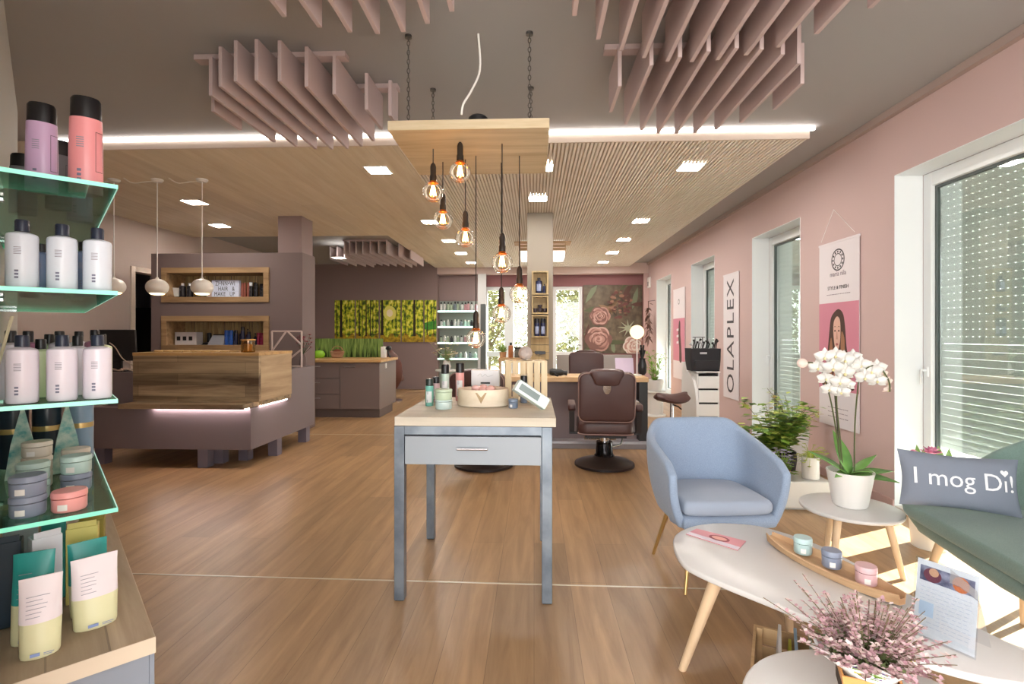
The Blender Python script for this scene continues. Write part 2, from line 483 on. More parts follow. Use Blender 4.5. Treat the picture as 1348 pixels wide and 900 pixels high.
# ------------------------------------------------------------------ back walls
XBR = P(575.5, 440, Y=YB).x
struct('wall_back', MB().box(XL, XBR, YB, YB + 0.5, 0, CEIL), MAUVE)
XF0, XF1 = P(847.5, 440, Y=YB).x, P(852.5, 440, Y=YB).x
b = MB(); b.box(XBR, XR, YB, YB + 0.3, 2.755, CEIL)
struct('wall_back_beam', b, M('rose beam paint', (206, 186, 180), 0.75))
struct('trim_3', MB().box(XF0, XR - 0.001, YB, YB + 0.06, 0, 2.754), M('rose strip paint', (200, 170, 166), 0.75))
Y2 = 12.46
def x2(u): return P(u, 440, Y=Y2).x
def z2(v): return P(674, v, Y=Y2).z
ZH = z2(377)
XA0, XA1, XB0, XB1 = x2(637), x2(712), x2(727.5), x2(767)
b = MB()
b.box(XBR, XA0, Y2, Y2 + 0.29, 0, ZH); b.box(XA1, XB0, Y2, Y2 + 0.29, 0, ZH); b.box(XB1, XR, Y2, Y2 + 0.29, 0, ZH)
b.box(XBR, XR, Y2, Y2 + 0.29, ZH, CEIL)
struct('wall_back_window', b, ROSEWALL)
def back_window(n, xs, zb, parts):
    """xs: frame edges left..right including mullions"""
    t = MB(); fw = 0.09
    ya, yb = Y2 + 0.03, Y2 + 0.10
    t.box(xs[0] + .002, xs[0] + fw, ya, yb, 0.02, ZH - .002); t.box(xs[-1] - fw, xs[-1] - .002, ya, yb, 0.02, ZH - .002)
    t.box(xs[0] + fw, xs[-1] - fw, ya, yb, ZH - fw, ZH - .002); t.box(xs[0] + fw, xs[-1] - fw, ya, yb, 0.02, 0.12)
    for m in xs[1:-1]: t.box(m - 0.11, m + 0.11, ya, yb, 0.12, ZH - fw)
    for z in parts: t.box(xs[0] + fw, xs[-1] - fw, ya + .001, yb - .001, z - 0.06, z + 0.06)
    w = struct('window_%d' % n, t, WHITEW, bev=0.006)
    o = link('pane', MB().box(xs[0] + fw, xs[-1] - fw, ya + 0.03, ya + 0.036, 0.12, ZH - fw), PANE); o.parent = w
    h = MB(); h.tube([(xs[-1] - 0.05, ya, 1.05), (xs[-1] - 0.05, ya - 0.045, 1.05), (xs[-1] - 0.15, ya - 0.05, 1.05)], 0.01, 8)
    o = link('window_handle', h, M('grey handle', (150, 150, 150), 0.4)); o.parent = w
back_window(5, [XA0, x2(670), XA1], 0, [z2(466)])
back_window(6, [XB0, XB1], 0, [z2(466)])
# hedge and trees outside the back windows
LEAFOUT = M('pale sunlit foliage', (150, 152, 108), 0.8, noise=(3, (116, 122, 74)))
def bush(name, label, cx, cy, w, h, group, n=5200):
    t = Thing(name, label, 'tree', (cx, cy, -0.1), group=group)
    tr = MB(); tr.tube([(0, 0, 0), (0.05, 0, h*0.3), (0, 0.05, h*0.75)], [0.12, 0.09, 0.04], 8)
    for k in range(5): tr.tube([(0, 0, h*0.25), (math.cos(k*1.3)*w*0.3, math.sin(k*1.3)*0.3, h*0.65)], [0.05, 0.02], 6)
    t.part('trunk', tr, M('outside bark', (130, 110, 90), 0.9))
    f = MB()
    for k in range(n):
        a = random.uniform(0, 2*PI); q = random.random() ** 0.5; z = random.uniform(0.12, 1.0) * h
        rr = w * 0.5 * (0.55 + 0.45 * math.sin(PI * min(1, z / h)))
        c = Vector((math.cos(a)*q*rr, math.sin(a)*q*rr*0.6, z))
        d = Vector((random.uniform(-1, 1), random.uniform(-1, 1), random.uniform(-.6, .6))).normalized()
        leaf(f, c, c + d * random.uniform(0.1, 0.2), 0.09, (random.random(), random.random(), 1), 0.02, 2)
    t.part('foliage', f, LEAFOUT)
bush('garden_tree', 'pale sunlit bush outside the left pair of back windows', -1.5, 16.2, 2.9, 3.4, 'bushes outside the back windows')
bush('garden_tree', 'pale sunlit bush outside the window left of the rose picture', 1.6, 16.6, 2.8, 3.3, 'bushes outside the back windows')
# low grey wall beyond the far chair
struct('wall_low', MB().box(P(733, 440, Y=9.6).x, P(832, 440, Y=9.6).x, 9.6, 9.72, 0, P(780, 467, Y=9.6).z), M('low wall paint', (168, 162, 158), 0.7))

# ------------------------------------------------------------------ left wall, its door, the side room behind
YD0 = P(171.7, 440, X=XL).y; YD1 = YD0 + 1.0; ZD = P(171.7, 349.5, X=XL).z
b = MB(); b.box(XL - 0.14, XL, 3.6, YD0 + .07, 0, CEIL); b.box(XL - 0.14, XL, YD1 - .07, YB, 0, CEIL); b.box(XL - 0.14, XL, YD0 + .07, YD1 - .07, ZD - .07, CEIL)
struct('wall_left', b, LEFTWALL)
t = MB()
t.box(XL - 0.15, XL + 0.015, YD0, YD0 + 0.075, 0, ZD); t.box(XL - 0.15, XL + 0.015, YD1 - 0.075, YD1, 0, ZD); t.box(XL - 0.15, XL + 0.015, YD0 + .075, YD1 - .075, ZD - 0.075, ZD)
struct('door_1', t, M('door frame cream', (226, 206, 190), 0.5), bev=0.004)
b = MB(); b.box(-7.5, -7.4, 6.2, 9.6, 0, CEIL); b.box(-7.4, XL - .15, 9.5, 9.6, 0, CEIL); b.box(-7.4, XL - .15, 6.2, 6.3, 0, CEIL)
struct('wall_side_room', b, M('side room paint', (120, 112, 112), 0.8))
t = Thing('locker', 'black tall cupboard with a grey edge seen through the open doorway', 'cupboard', (-6.55, 8.6, 0))
t.part('body', MB().box(-0.45, 0.42, 0.0, 0.6, 0, 1.78), BLACK, bev=0.01)
t.part('door', MB().box(-0.43, -0.02, -0.022, -0.002, 0.04, 1.76), BLACK, bev=0.004)
t.part('door', MB().box(0.02, 0.40, -0.022, -0.002, 0.04, 1.76), BLACK, bev=0.004)
t.part('edge_strip', MB().box(-0.018, 0.018, -0.03, -0.003, 0.0, 1.78), M('grey strip', (165, 165, 168), 0.4))
t.part('knob', MB().ball((0.1, -0.04, 1.05), 0.022), CHROME)

# ------------------------------------------------------------------ the slanting wall behind the glass shelves (runs at 45 degrees)
SH = R(135)
def along(s_, y_, z_=0.0):
    """s_: metres along the slanting wall, y_: towards the wall"""
    return Vector((-s_ * 0.70711 - y_ * 0.70711, s_ * 0.70711 - y_ * 0.70711, z_))
WY = 0.155
b = MB(); b.box(1.2, 5.39, WY, WY + 0.12, 0, CEIL)
b.xf(Matrix.Rotation(SH, 4, 'Z'))
struct('wall_slant', b, SHELFWALL)
e = along(5.39, WY + .06)
struct('wall_left_return', MB().box(XL - 0.14, e.x, e.y - 0.04, e.y + 0.06, 0, CEIL), LEFTWALL)

# ------------------------------------------------------------------ middle pillar
PX0, PX1, PY = P(694, 440, Y=6.68).x, P(728, 440, Y=6.68).x, 6.68
struct('wall_pillar', MB().box(PX0, PX1, PY, PY + 0.34, 0, WOODZ - 0.001), WARMGREY, bev=0.004)
# ------------------------------------------------------------------ reception back wall with two niches, and the pillar above it
YP = 6.72
def xp(u): return P(u, 440, Y=YP).x
def zp(v, u=300): return P(u, v, Y=YP).z
PXL, PXR, PZT = xp(199), xp(398), zp(333)
n1 = (xp(213.2), xp(354.6), zp(397.9), zp(351.9)); n2 = (xp(213.2), xp(354.6), zp(461.3), zp(415.6))
b = MB(); PT = 0.40
b.box(PXL, n1[0], YP, YP + PT, 0, PZT); b.box(n1[1], PXR, YP, YP + PT, 0, PZT)
b.box(n1[0], n1[1], YP, YP + PT, 0, n2[2]); b.box(n1[0], n1[1], YP, YP + PT, n2[3], n1[2]); b.box(n1[0], n1[1], YP, YP + PT, n1[3], PZT)
b.box(n1[0], n1[1], YP + PT - 0.03, YP + PT, n2[2], n2[3]); b.box(n1[0], n1[1], YP + PT - 0.03, YP + PT, n1[2], n1[3])
struct('wall_reception', b, MAUVE_D)
struct('wall_reception_pillar', MB().box(xp(366), xp(397), YP, YP + 0.34, PZT, WOODZ - 0.001), MAUVE)
REED = wood('dry reeds', (150, 122, 80), (206, 180, 130), 'Z', 1.0, 0.7, grain=40)
def niche(label, n):
    t = Thing('wall_niche', label, 'niche shelf', ((n[0]+n[1])/2, YP, n[2]), group='wooden wall niches')
    w = n[1] - n[0]; h = n[3] - n[2]; k = 0.075; d = PT - 0.04
    f = MB(); e = 0.001
    f.box(-w/2+e, w/2-e, -0.02, d, e, k); f.box(-w/2+e, w/2-e, -0.02, d, h-k, h-e); f.box(-w/2+e, -w/2+k, -0.02, d, k, h-k); f.box(w/2-k, w/2-e, -0.02, d, k, h-k)
    t.part('frame', f, NICHEWOOD, bev=0.003)
    rd = MB(); x = -w/2 + k + 0.012
    while x < w/2 - k - 0.01:
        r = random.uniform(0.005, 0.009); x += r
        rd.cyl((x, d - 0.012, k), (x + random.uniform(-.006, .006), d - 0.012, h - k), r, r, 6); x += r + 0.002
    t.part('reed_screen', rd, REED)
    return n[2] + k
NZ1 = niche('upper wooden wall niche holding the letter lightbox above the reception desk', n1)
NZ2 = niche('lower wooden wall niche holding boxes and blue bottles above the reception desk', n2)

# ------------------------------------------------------------------ brass strips let into the floor
struct('trim_4', MB().box(-2.6, 1.3, 2.665, 2.675, 0.0, 0.0025), M('floor strip metal', (205, 195, 175), 0.3, 0.5)).rotation_euler = (0, 0, R(-0.6))
struct('trim_5', MB().box(-3.4, -0.6, 6.55, 6.565, 0.0, 0.0025), M('floor strip metal', (205, 195, 175), 0.3, 0.5))

# ================================================================== CEILING THINGS
# ---- hanging baffle clusters: upright boards on cross battens
ZB = CAM_H + 1.4255
def cluster(label, boards, bars, pitch_note='acoustic baffle clusters on the dark ceiling'):
    """boards: (X, y0, y1); bars: (x0, x1, y)"""
    cx = sum(b_[0] for b_ in boards) / len(boards); cy = sum((b_[1]+b_[2])/2 for b_ in boards) / len(boards)
    t = Thing('ceiling_baffle', label, 'ceiling baffle', (cx, cy, CEIL), group=pitch_note)
    for X, y0, y1 in boards:
        t.part('board', MB().box(X - 0.011, X + 0.011, y0, y1, ZB, 2.968), SLATPINK, world=True, bev=0.002)
    for x0, x1, y in bars:
        t.part('batten', MB().box(x0, x1, y - 0.035, y + 0.035, 2.9685, 2.999), SLATPINK, world=True)
    return t
def px(u, v): return P(u, v, z=ZB)
def mk(near, far, ratio0=None):
    """near / far: picture points of the lower board corners"""
    out = []
    for (a, c) in zip(near, far):
        A = px(*a) if isinstance(a, tuple) else None; C_ = px(*c)
        out.append([C_.x if A is None else (A.x + C_.x) / 2, a if A is None else A.y, C_.y])
    xs = [o[0] for o in out]; n = len(xs)       # boards sit on an even pitch
    m = sum(range(n)) / n; k = sum((i - m) * (x - sum(xs)/n) for i, x in enumerate(xs)) / sum((i - m) ** 2 for i in range(n))
    for i in range(n): out[i][0] = sum(xs)/n + k * (i - m)
    return [tuple(o) for o in out]
L1 = mk([(275.8, 146.6), (273.8, 125.5), (288, 114), (309, 107), (336.4, 105.7), (367.7, 107), (403, 114), (440, 124), (484.7, 144), (506, 152.3)],
        [(317.5, 172), (362.6, 187.5), (392, 193), (416, 196.5), (438.8, 197), (460, 196), (478, 193), (495, 186), (506.4, 170.6), (516, 165)])
L1 = [(x, y0, max(y1, y0 + 0.16)) for x, y0, y1 in L1]
cluster('rose board baffle hanging left of the pendant board above the light strip', L1, [(L1[0][0], L1[7][0] + 0.06, 3.02), (L1[0][0], L1[9][0] + .02, 3.42)])
T1 = mk([1.45, 1.25, 1.15, 1.1, 1.12, 1.2, 1.35], [(374, 22.5), (420.4, 36.6), (461.3, 42.8), (498, 45), (531.8, 42.3), (562.8, 31.6), (593.8, 15.5)])
cluster('rose board baffle cut by the picture top left of centre', T1, [(T1[0][0], T1[-1][0], 1.6), (T1[1][0], T1[-1][0], 1.95)])
R1 = mk([1.75, 1.55, 1.4, 1.32, 1.28, 1.25, 1.25, 1.28, 1.35, 1.45, 1.6],
        [(755.8, 21), (787.2, 52.3), (817.5, 67), (848, 76.7), (878.9, 81.2), (910.2, 82), (944, 79.5), (981.7, 73.2), (1024.3, 62.8), (1074, 45.3), (1144.6, 11.5)])
cluster('large rose board baffle on the right cut by the picture top', R1, [(R1[0][0], R1[-1][0], 1.7), (R1[1][0], R1[-2][0], 2.25)])
R2 = mk([(816.1, 113.3), (858.6, 85.4), (897.7, 75), (935, 67.5), (972, 62.8), (1005, 64.5), (1031, 71.5), (1050, 83.7), (1057.4, 109.8)],
        [(802, 148), (822, 164), (843.7, 172), (865.6, 176), (889.3, 176), (914.4, 175.4), (942.3, 170.9), (973.7, 162), (1019, 144.7)])
cluster('rose board baffle right of the pendant board in front of the light strip', R2, [(R2[0][0] - .08, R2[-1][0], 3.02), (R2[1][0], R2[-2][0], 3.4)])
def fpx(x): return P(405 + x / 9.985, 320, Y=8.9).x
F1x = [fpx(x) for x in (118, 228, 345, 450)]
cluster('small rose board baffle far back over the kitchenette, left group', [(x, 9.5 - .05*i, 10.4 + .1*i) for i, x in enumerate(F1x)], [(F1x[0] - .1, F1x[-1], 9.8)])
F2x = [fpx(x) for x in (485, 548, 632, 722, 822, 930, 1035)]
cluster('small rose board baffle far back over the kitchenette, right group', [(x, 8.9, 10.3 + .08*i) for i, x in enumerate(F2x)] + [(F2x[-1] + .14, 9.2, 10.6), (F2x[-1] + .28, 9.5, 10.6)],
        [(F2x[0] - .05, F2x[-1], 8.98), (F2x[0], F2x[-1] + .3, 9.7)])

# ---- square recessed lights
DIFF = emis('downlight diffuser', (255, 250, 242), DOWNLIGHT)
def downlight(u, v, zc, label, size=0.205, mat=None):
    p = P(u, v, z=zc)
    t = Thing('ceiling_light', label, 'ceiling light', (p.x, p.y, zc), group='square lights in the wooden ceiling')
    h = size / 2; f = MB(); w = 0.012
    f.box(-h-w, -h, -h-w, h+w, -0.008, -0.0005); f.box(h, h+w, -h-w, h+w, -0.008, -0.0005); f.box(-h, h, -h-w, -h, -0.008, -0.0005); f.box(-h, h, h, h+w, -0.008, -0.0005)
    t.part('frame', f, WHITE)
    t.part('diffuser', MB().box(-h, h, -h, h, -0.006, -0.0008), mat or DIFF)
    return t
for u, v, lb in [(909, 219.3, 'square ceiling light nearest the pink wall, largest of the right row'), (843.5, 290.7, 'second square ceiling light of the right row'),
                 (821, 315.3, 'third square ceiling light of the right row'), (806, 332.3, 'fourth square ceiling light of the right row'), (794, 345.0, 'farthest square ceiling light of the right row, above the rose picture'),
                 (498, 223.4, 'square ceiling light beside the left edge of the hanging wood board'), (566, 291.7, 'square ceiling light behind the left bulbs of the pendant'),
                 (590.7, 316.5, 'third square ceiling light of the left row'), (607, 333, 'fourth square ceiling light of the left row'), (620, 345.3, 'farthest square ceiling light of the left row, above the glowing shelves'),
                 (708, 261, 'square ceiling light just in front of the middle pillar'), (713, 220, 'square ceiling light half hidden behind the hanging wood board'),
                 (256.5, 265.8, 'square ceiling light above the reception counter'), (289.5, 296.7, 'square ceiling light in front of the reception niche wall')]:
    downlight(u, v, WOODZ, lb)
downlight(446, 339, ZB - .0005, 'square light under the small far baffle over the kitchenette', mat=emis('baffle light diffuser', (255, 250, 242), 14.0))

# ---- hanging wood board with eight globe bulbs
PB = (-0.815, 0.085, 2.80, 3.60, 2.445, 2.50)
t = Thing('board_pendant', 'wooden board pendant lamp hung on chains over the display table', 'pendant lamp', ((PB[0]+PB[1])/2, (PB[2]+PB[3])/2, PB[4]))
t.part('board', MB().box(*PB), LAMPWOOD, world=True, bev=0.004)
ch = M('chain steel', (120, 118, 116), 0.35, 0.9)
for (u, v) in ((536, 45), (570, 119), (699, 117), (697, 45)):
    p = P(u, v, z=2.99); m = MB()
    p.x = min(max(p.x, PB[0] + .04), PB[1] - .04); p.y = min(max(p.y, PB[2] + .05), PB[3] - .05)
    z = 2.995; k = 0
    m.cyl((p.x, p.y, 2.985), (p.x, p.y, 2.9995), 0.02, 0.02, 12)
    while z > 2.52:
        q = [(0.008 * math.cos(2*PI*i/8), 0.016 * math.sin(2*PI*i/8)) for i in range(9)]
        m.tube([(p.x + (a if k % 2 else 0), p.y + (0 if k % 2 else a), z - 0.014 + b_) for a, b_ in q], 0.0022, 4)
        z -= 0.026; k += 1
    t.part('chain', m, ch, world=True)
cc = P(622, 150, z=2.505); cc2 = P(624, 88, z=2.99); cc2.x = cc.x + .02
cord = catmull([(cc2.x, cc.y + .1, 2.998), (cc2.x + .01, cc.y + .1, 2.80), (cc2.x - 0.03, cc.y + .05, 2.66), (cc.x - .05, cc.y, 2.56), (cc.x - .06, cc.y, 2.502)], 6, False)
t.part('feed_cable', MB().tube(cord, 0.006, 8), WHITE, world=True)
t.part('junction_box', MB().lathe([(0.055, 0), (0.055, 0.02), (0.045, 0.03), (0, 0.03)], (cc.x + .02, cc.y + .1, 2.501), 20), BLACK, world=True)
CORD = M('black cord', (38, 34, 32), 0.6)
SOCK = M('bronze lamp socket', (52, 44, 38), 0.45, 0.4)
BULB = glass('clear bulb glass', (255, 250, 242), 0.05)
CAP = M('amber bulb collar', (196, 112, 40), 0.3, 0.7)
FIL = emis('filament', (255, 178, 92), 60.0)
BULBS = [((570, 196), (570.2, 252.5)), ((605.7, 187), (605.7, 226.5)), ((583, 213), (583, 289.4)), ((613.5, 210), (612.7, 313)), ((662.5, 189), (661, 345.7)), ((685, 205), (683.8, 387)), ((660.5, 214), (660, 413)), ((626.5, 205), (626.5, 445.4))]
for top, bl in BULBS:
    p = P(top[0], top[1], z=PB[4]); q = P(bl[0], bl[1], Y=p.y); z = q.z; r = 0.064; x = q.x; y = p.y
    m = MB(); m.cyl((x, y, z + r + 0.10), (x, y, PB[4] - 0.0005), 0.0035, 0.0035, 6)
    c = t.part('cord', m, CORD, world=True)
    m = MB().lathe([(0.006, 0.125), (0.014, 0.115), (0.018, 0.10), (0.018, 0.05), (0.021, 0.045), (0.021, 0.015), (0.018, 0.012)], (x, y, z + r - 0.012), 16)
    t.part('socket', m, SOCK, world=True)
    prof = [(0.0005, -r)] + [(r * math.sin(a), -r * math.cos(a)) for a in [PI * k / 14 for k in range(1, 12)]] + [(0.024, r * 0.93), (0.019, r + 0.004)]
    bo = t.part('bulb', MB().lathe(prof, (x, y, z), 20), BULB, world=True)
    m = MB().lathe([(0.0175, r + 0.004), (0.023, r * 0.97), (0.030, r * 0.80), (0.026, r * 0.80), (0.015, r * 0.9), (0.012, r)], (x, y, z), 16)
    t.part('collar', m, CAP, world=True)
    m = MB()
    for k in range(6):
        a = 2 * PI * k / 6; a2 = a + 0.5
        m.tube([(x + 0.007*math.cos(a), y + 0.007*math.sin(a), z + 0.038), (x + 0.019*math.cos(a2), y + 0.019*math.sin(a2), z - 0.022)], 0.0022, 5)
    f = t.part('filament', m, FIL, world=True)

# ---- three small white pendants over the reception
for i, (u, v0, v1, lb) in enumerate([(207, 236, 378, 'small white globe pendant in the middle, in front of the niche wall edge'), (266, 236, 378, 'small white globe pendant hanging in front of the upper wall niche'),
                                     (150, 236, 377, 'small white globe pendant half hidden behind the glass shelf bottles')]):
    p = P(u, v0, z=WOODZ)
    q = P(u, v1, Y=p.y); x, y, z = q.x, p.y, q.z; r = 0.104
    t = Thing('globe_pendant', lb, 'pendant lamp', (x, y, WOODZ), group='white pendants over the reception')
    t.part('canopy', MB().lathe([(0.0, -0.03), (0.04, -0.03), (0.055, -0.012), (0.055, -0.0005)], (x, y, WOODZ), 20), WHITE, world=True)
    sw = catmull([(x, y, WOODZ - .02), (x - 0.1, y - .02, WOODZ - .03), (x - 0.22, y - .05, WOODZ - 0.05), (x - 0.3, y - .07, WOODZ - .004)], 5, False)
    t.part('swag_cable', MB().tube(sw, 0.004, 6), WHITE, world=True)
    t.part('cord', MB().cyl((x, y, z + r * 0.84), (x, y, WOODZ - 0.03), 0.005, 0.005, 6), WHITE, world=True)
    prof = [(0.012, r * 0.98), (0.016, r * 0.84)] + [(r * math.sin(a), r * 0.84 * math.cos(a)) for a in [PI * k / 16 for k in range(2, 13)]] + [(r * 0.70, -r * 0.60)]
    t.part('globe_shade', MB().lathe(prof, (x, y, z), 24), M('white lamp shade', (238, 232, 222), 0.4), world=True)
    t.part('lamp', MB().lathe([(r * 0.66, -r * 0.62), (r * 0.5, -r * 0.74), (0.0, -r * 0.80)], (x, y, z), 20), emis('globe lamp', (255, 226, 170), 5.0), world=True)

# ---- wooden box lamp under the ribbed ceiling behind the pillar
p0 = P(684, 312, Y=8.6); p1 = P(745, 338, Y=8.6)
t = Thing('box_ceiling_lamp', 'wooden box lamp with white glowing base behind the middle pillar', 'ceiling lamp', ((p0.x+p1.x)/2, 8.9, WOODZ))
hw = (p1.x - p0.x) / 2; zl = p1.z - WOODZ
BX = wood('box lamp wood', (186, 150, 110), (214, 182, 142), 'X', 1.0, 0.6, grain=20)
for k in range(3):
    za = -0.02 - k * 0.055
    m = MB(); m.box(-hw, hw, -0.3, -0.285, za - 0.05, za); m.box(-hw, hw, 0.285, 0.3, za - 0.05, za); m.box(-hw, -hw + .015, -0.285, 0.285, za - 0.05, za); m.box(hw - .015, hw, -0.285, 0.285, za - 0.05, za)
    t.part('slat', m, BX)
t.part('mounting_plate', MB().box(-hw - .1, hw + .1, -0.16, 0.16, -0.019, -0.0005), BX)
t.part('diffuser', MB().box(-hw + .016, hw - .016, -0.284, 0.284, zl, -0.03), emis('box lamp glow', (255, 248, 240), 1.6))

# ================================================================== RECEPTION
DESK = M('reception lacquer', (120, 107, 110), 0.5)
YS, YD, YBX = 4.70, 4.84, 4.93            # bench front, desk front, wooden box front
XDR = P(330, 595, Y=YD).x                  # right end of the desk
XDL = -4.35
t = Thing('reception_desk', 'mauve reception desk on short legs with a weathered wood counter box', 'reception desk', ((XDL + XDR) / 2, 5.5, 0))
zb0, zb1, zc = 0.185, 0.588, 0.92
b = MB(); b.box(XDL, XDR, YD, 5.35, zb0, zb1); t.part('lower_body', b, DESK, world=True)
b = MB(); b.box(XDL, XDR - 0.001, 5.02, 5.35, zb1 + .0005, zc); b.box(XDR - 0.62, XDR, 5.3505, 6.28, zb0, zc); b.box(XDL, XDL + 0.62, 5.3505, 6.1, zb0, zc - .18)
t.part('upper_body', b, DESK, world=True)
xs0, xs1 = P(155, 537, Y=YS).x, P(317.4, 540, Y=YS).x
b = MB(); b.box(xs0, XDR + 0.004, YS, YBX + .06, 0.5975, 0.642); b.box(XDR - .3, XDR + .03, YBX + .06, P(380, 530, X=XDR).y, 0.5975, 0.640)
t.part('bench_board', b, RUSTIC, world=True, bev=0.003)
xb0 = P(175, 500, Y=YBX).x; yb1 = P(380.5, 500, X=XDR).y
b = MB(); b.box(xb0, XDR + 0.002, YBX, YBX + 0.04, 0.643, 1.098); b.box(XDR + .002, XDR + .0305, YBX, YBX + .04, .643, 1.098); b.m = 1; b.box(XDR - 0.04, XDR + 0.0305, YBX + 0.0405, yb1, 0.643, 1.098); b.m = 0; b.box(xb0, xb0 + .04, YBX + .0405, yb1, 0.643, 1.098)
t.part('counter_box', b, [RUSTIC, RUSTIC_Y], world=True)
b = MB(); b.box(xb0 - 0.004, XDR + 0.034, YBX - 0.004, yb1 + .01, 1.0985, 1.128); t.part('counter_top', b, wood('counter top oak', (166, 126, 76), (206, 166, 108), 'X', 1.0, 0.45, grain=14), world=True, bev=0.003)
t.part('bench_light', MB().box(xs0 + .25, XDR - .01, YD - 0.03, YD - 0.008, 0.585, 0.597), emis('bench light', (255, 236, 236), 40.0), world=True)
t.part('bench_light', MB().box(XDR + .006, XDR + .018, YD + .15, yb1 - .08, 0.587, 0.597), emis('bench light', (255, 236, 236), 40.0), world=True)
for (u, v, y) in ((131, 612, 4.95), (255, 620, None), (287, 610, None), (320, 606, None), (366, 600, None), (409, 582, None)):
    p = P(u, v, z=0) if y is None else P(u, 612, Y=y)
    p.x = min(p.x, XDR - 0.06)
    t.part('leg', MB().box(p.x - 0.05, p.x + 0.05, max(p.y, 4.87), max(p.y, 4.87) + 0.1, 0, zb0 - .0005), M('desk leg lacquer', (112, 104, 116), 0.5), world=True)
# monitor on the left wing
t = Thing('monitor', 'black computer screen seen from behind left of the wooden counter box', 'monitor', (P(148, 490, Y=5.15).x, 5.22, zc + .001), rz=R(8))
bk = MB(); w = 0.40
bk.ring_loft([[(-w/2, -0.035, 0.11), (w/2, -0.035, 0.11), (w/2, 0.0, 0.11), (-w/2, 0.0, 0.11)], [(-w/2 - .02, 0.03, 0.44), (w/2 - .05, 0.03, 0.44), (w/2 - .05, 0.06, 0.44), (-w/2 - .02, 0.06, 0.44)]])
t.part('screen_back', bk, BLACK, bev=0.006)
t.part('stand', MB().box(-0.05, 0.05, -0.03, 0.0, 0.012, 0.18), BLACK); t.part('foot', MB().box(-0.14, 0.14, -0.1, 0.1, 0, 0.012), BLACK, bev=0.004)
t.part('cable', MB().tube(catmull([(-0.05, -0.05, 0.3), (0.02, -0.07, 0.25), (0.1, -0.09, 0.14), (0.2, -0.08, 0.06), (0.26, -0.06, 0.005)], 5, False), 0.005, 6), M('beige cable', (190, 170, 150), 0.5))
for k in range(3):
    solo('cable_tangle', ['beige cable loop lying nearest the counter box behind the monitor cable', 'beige cable loop in the middle of the tangle under the monitor', 'leftmost beige cable loop under the monitor'][k], 'cable',
         MB().tube([(0.07*math.cos(a), 0.03*math.sin(a), 0.008 + .01*math.sin(3*a)) for a in [2*PI*i/16 for i in range(17)]], 0.006, 6), M('beige cable', (190, 170, 150), 0.5), (P(170.5, 488, Y=5.06).x - k * 0.15, 5.055, zc + .02), 0, 'cables on the reception desk')
# tea-light row and the jar on the counter top
for i in range(9):
    solo('wooden_coin', '%s little round wooden disc from the left on the counter top' % ORD[i], 'disc', MB().lathe([(0.0, 0), (0.048, 0), (0.05, 0.006), (0.05, 0.014), (0.046, 0.018), (0, 0.018)], n=18),
         M('disc wood', (212, 176, 118), 0.5), (P(212 + i * 12.3, 464, Y=5.12).x, 5.1, 1.1285), group='wooden discs along the counter top')
p = P(326.5, 466, Y=5.05)
t = Thing('candle_jar', 'amber glass jar with a white candle at the right of the counter top', 'jar', (p.x, 5.05, 1.1285))
t.part('glass', MB().lathe([(0.062, 0), (0.066, 0.006), (0.066, 0.125), (0.058, 0.132), (0.058, 0.122), (0.06, 0.012), (0, 0.010)], n=24, sx=1.0), glass('amber glass', (235, 205, 150), 0.08))
t.part('candle', MB().lathe([(0.0, 0.0125), (0.042, 0.0125), (0.042, 0.085), (0, 0.085)], n=20), M('cream wax', (232, 226, 196), 0.5))
t.part('rim', MB().lathe([(0.067, 0.118), (0.07, 0.122), (0.07, 0.132), (0.06, 0.134), (0.059, 0.126)], n=24), M('amber rim', (198, 150, 80), 0.3))
# white bracket rack with red flowers on the right wing
xr = P(358, 480, Y=5.9).x; wd = P(397, 480, Y=5.9).x - xr; hh = P(370, 436, Y=5.9).z - zc
t = Thing('flower_rack', 'pale open trestle rack standing on the right wing of the reception desk', 'rack', (xr, 5.9, zc + .0005))
for name, pts in (('post', [(0, 0, 0), (0, 0, hh)]), ('post', [(wd, 0, 0), (wd, 0, hh)]), ('rail', [(0, 0, hh), (wd, 0, hh)]), ('brace', [(0, 0, hh * .45), (wd * .48, 0, hh)]), ('brace', [(wd * .52, 0, hh), (wd, 0, hh * .62)]), ('brace', [(wd * .3, 0, 0.0125), (wd, 0, hh * .5)]), ('rail', [(0, 0, 0.0115), (wd, 0, 0.0115)])):
    t.part(name, MB().tube(pts, 0.011, 6), M('pale rack', (196, 176, 170), 0.5))
t = Thing('red_flowers', 'bunch of dark red flowers beside the pale trestle rack', 'flowers', (xr + wd * .80, 6.09, zc + .001))
t.part('vase', MB().lathe([(0.03, 0), (0.045, 0.03), (0.04, 0.10), (0.025, 0.14), (0.028, 0.15), (0, 0.15)], n=16), MAUVE_D)
m = MB(); g = MB()
for k in range(26):
    a = random.uniform(0, 2*PI); q = random.uniform(0, 0.10); z = random.uniform(0.2, 0.38); c = (q*math.cos(a), q*math.sin(a), z)
    for j in range(5): leaf(m, c, (c[0] + .03*math.cos(j*1.26), c[1] + .03*math.sin(j*1.26), z + .012), 0.024, n=2)
    g.tube([(0, 0, 0.145), c], 0.002, 4)
t.part('stems', g, M('dark stem', (60, 70, 40), 0.7)); t.part('blossoms', m, M('dark red petal', (140, 30, 48), 0.6))

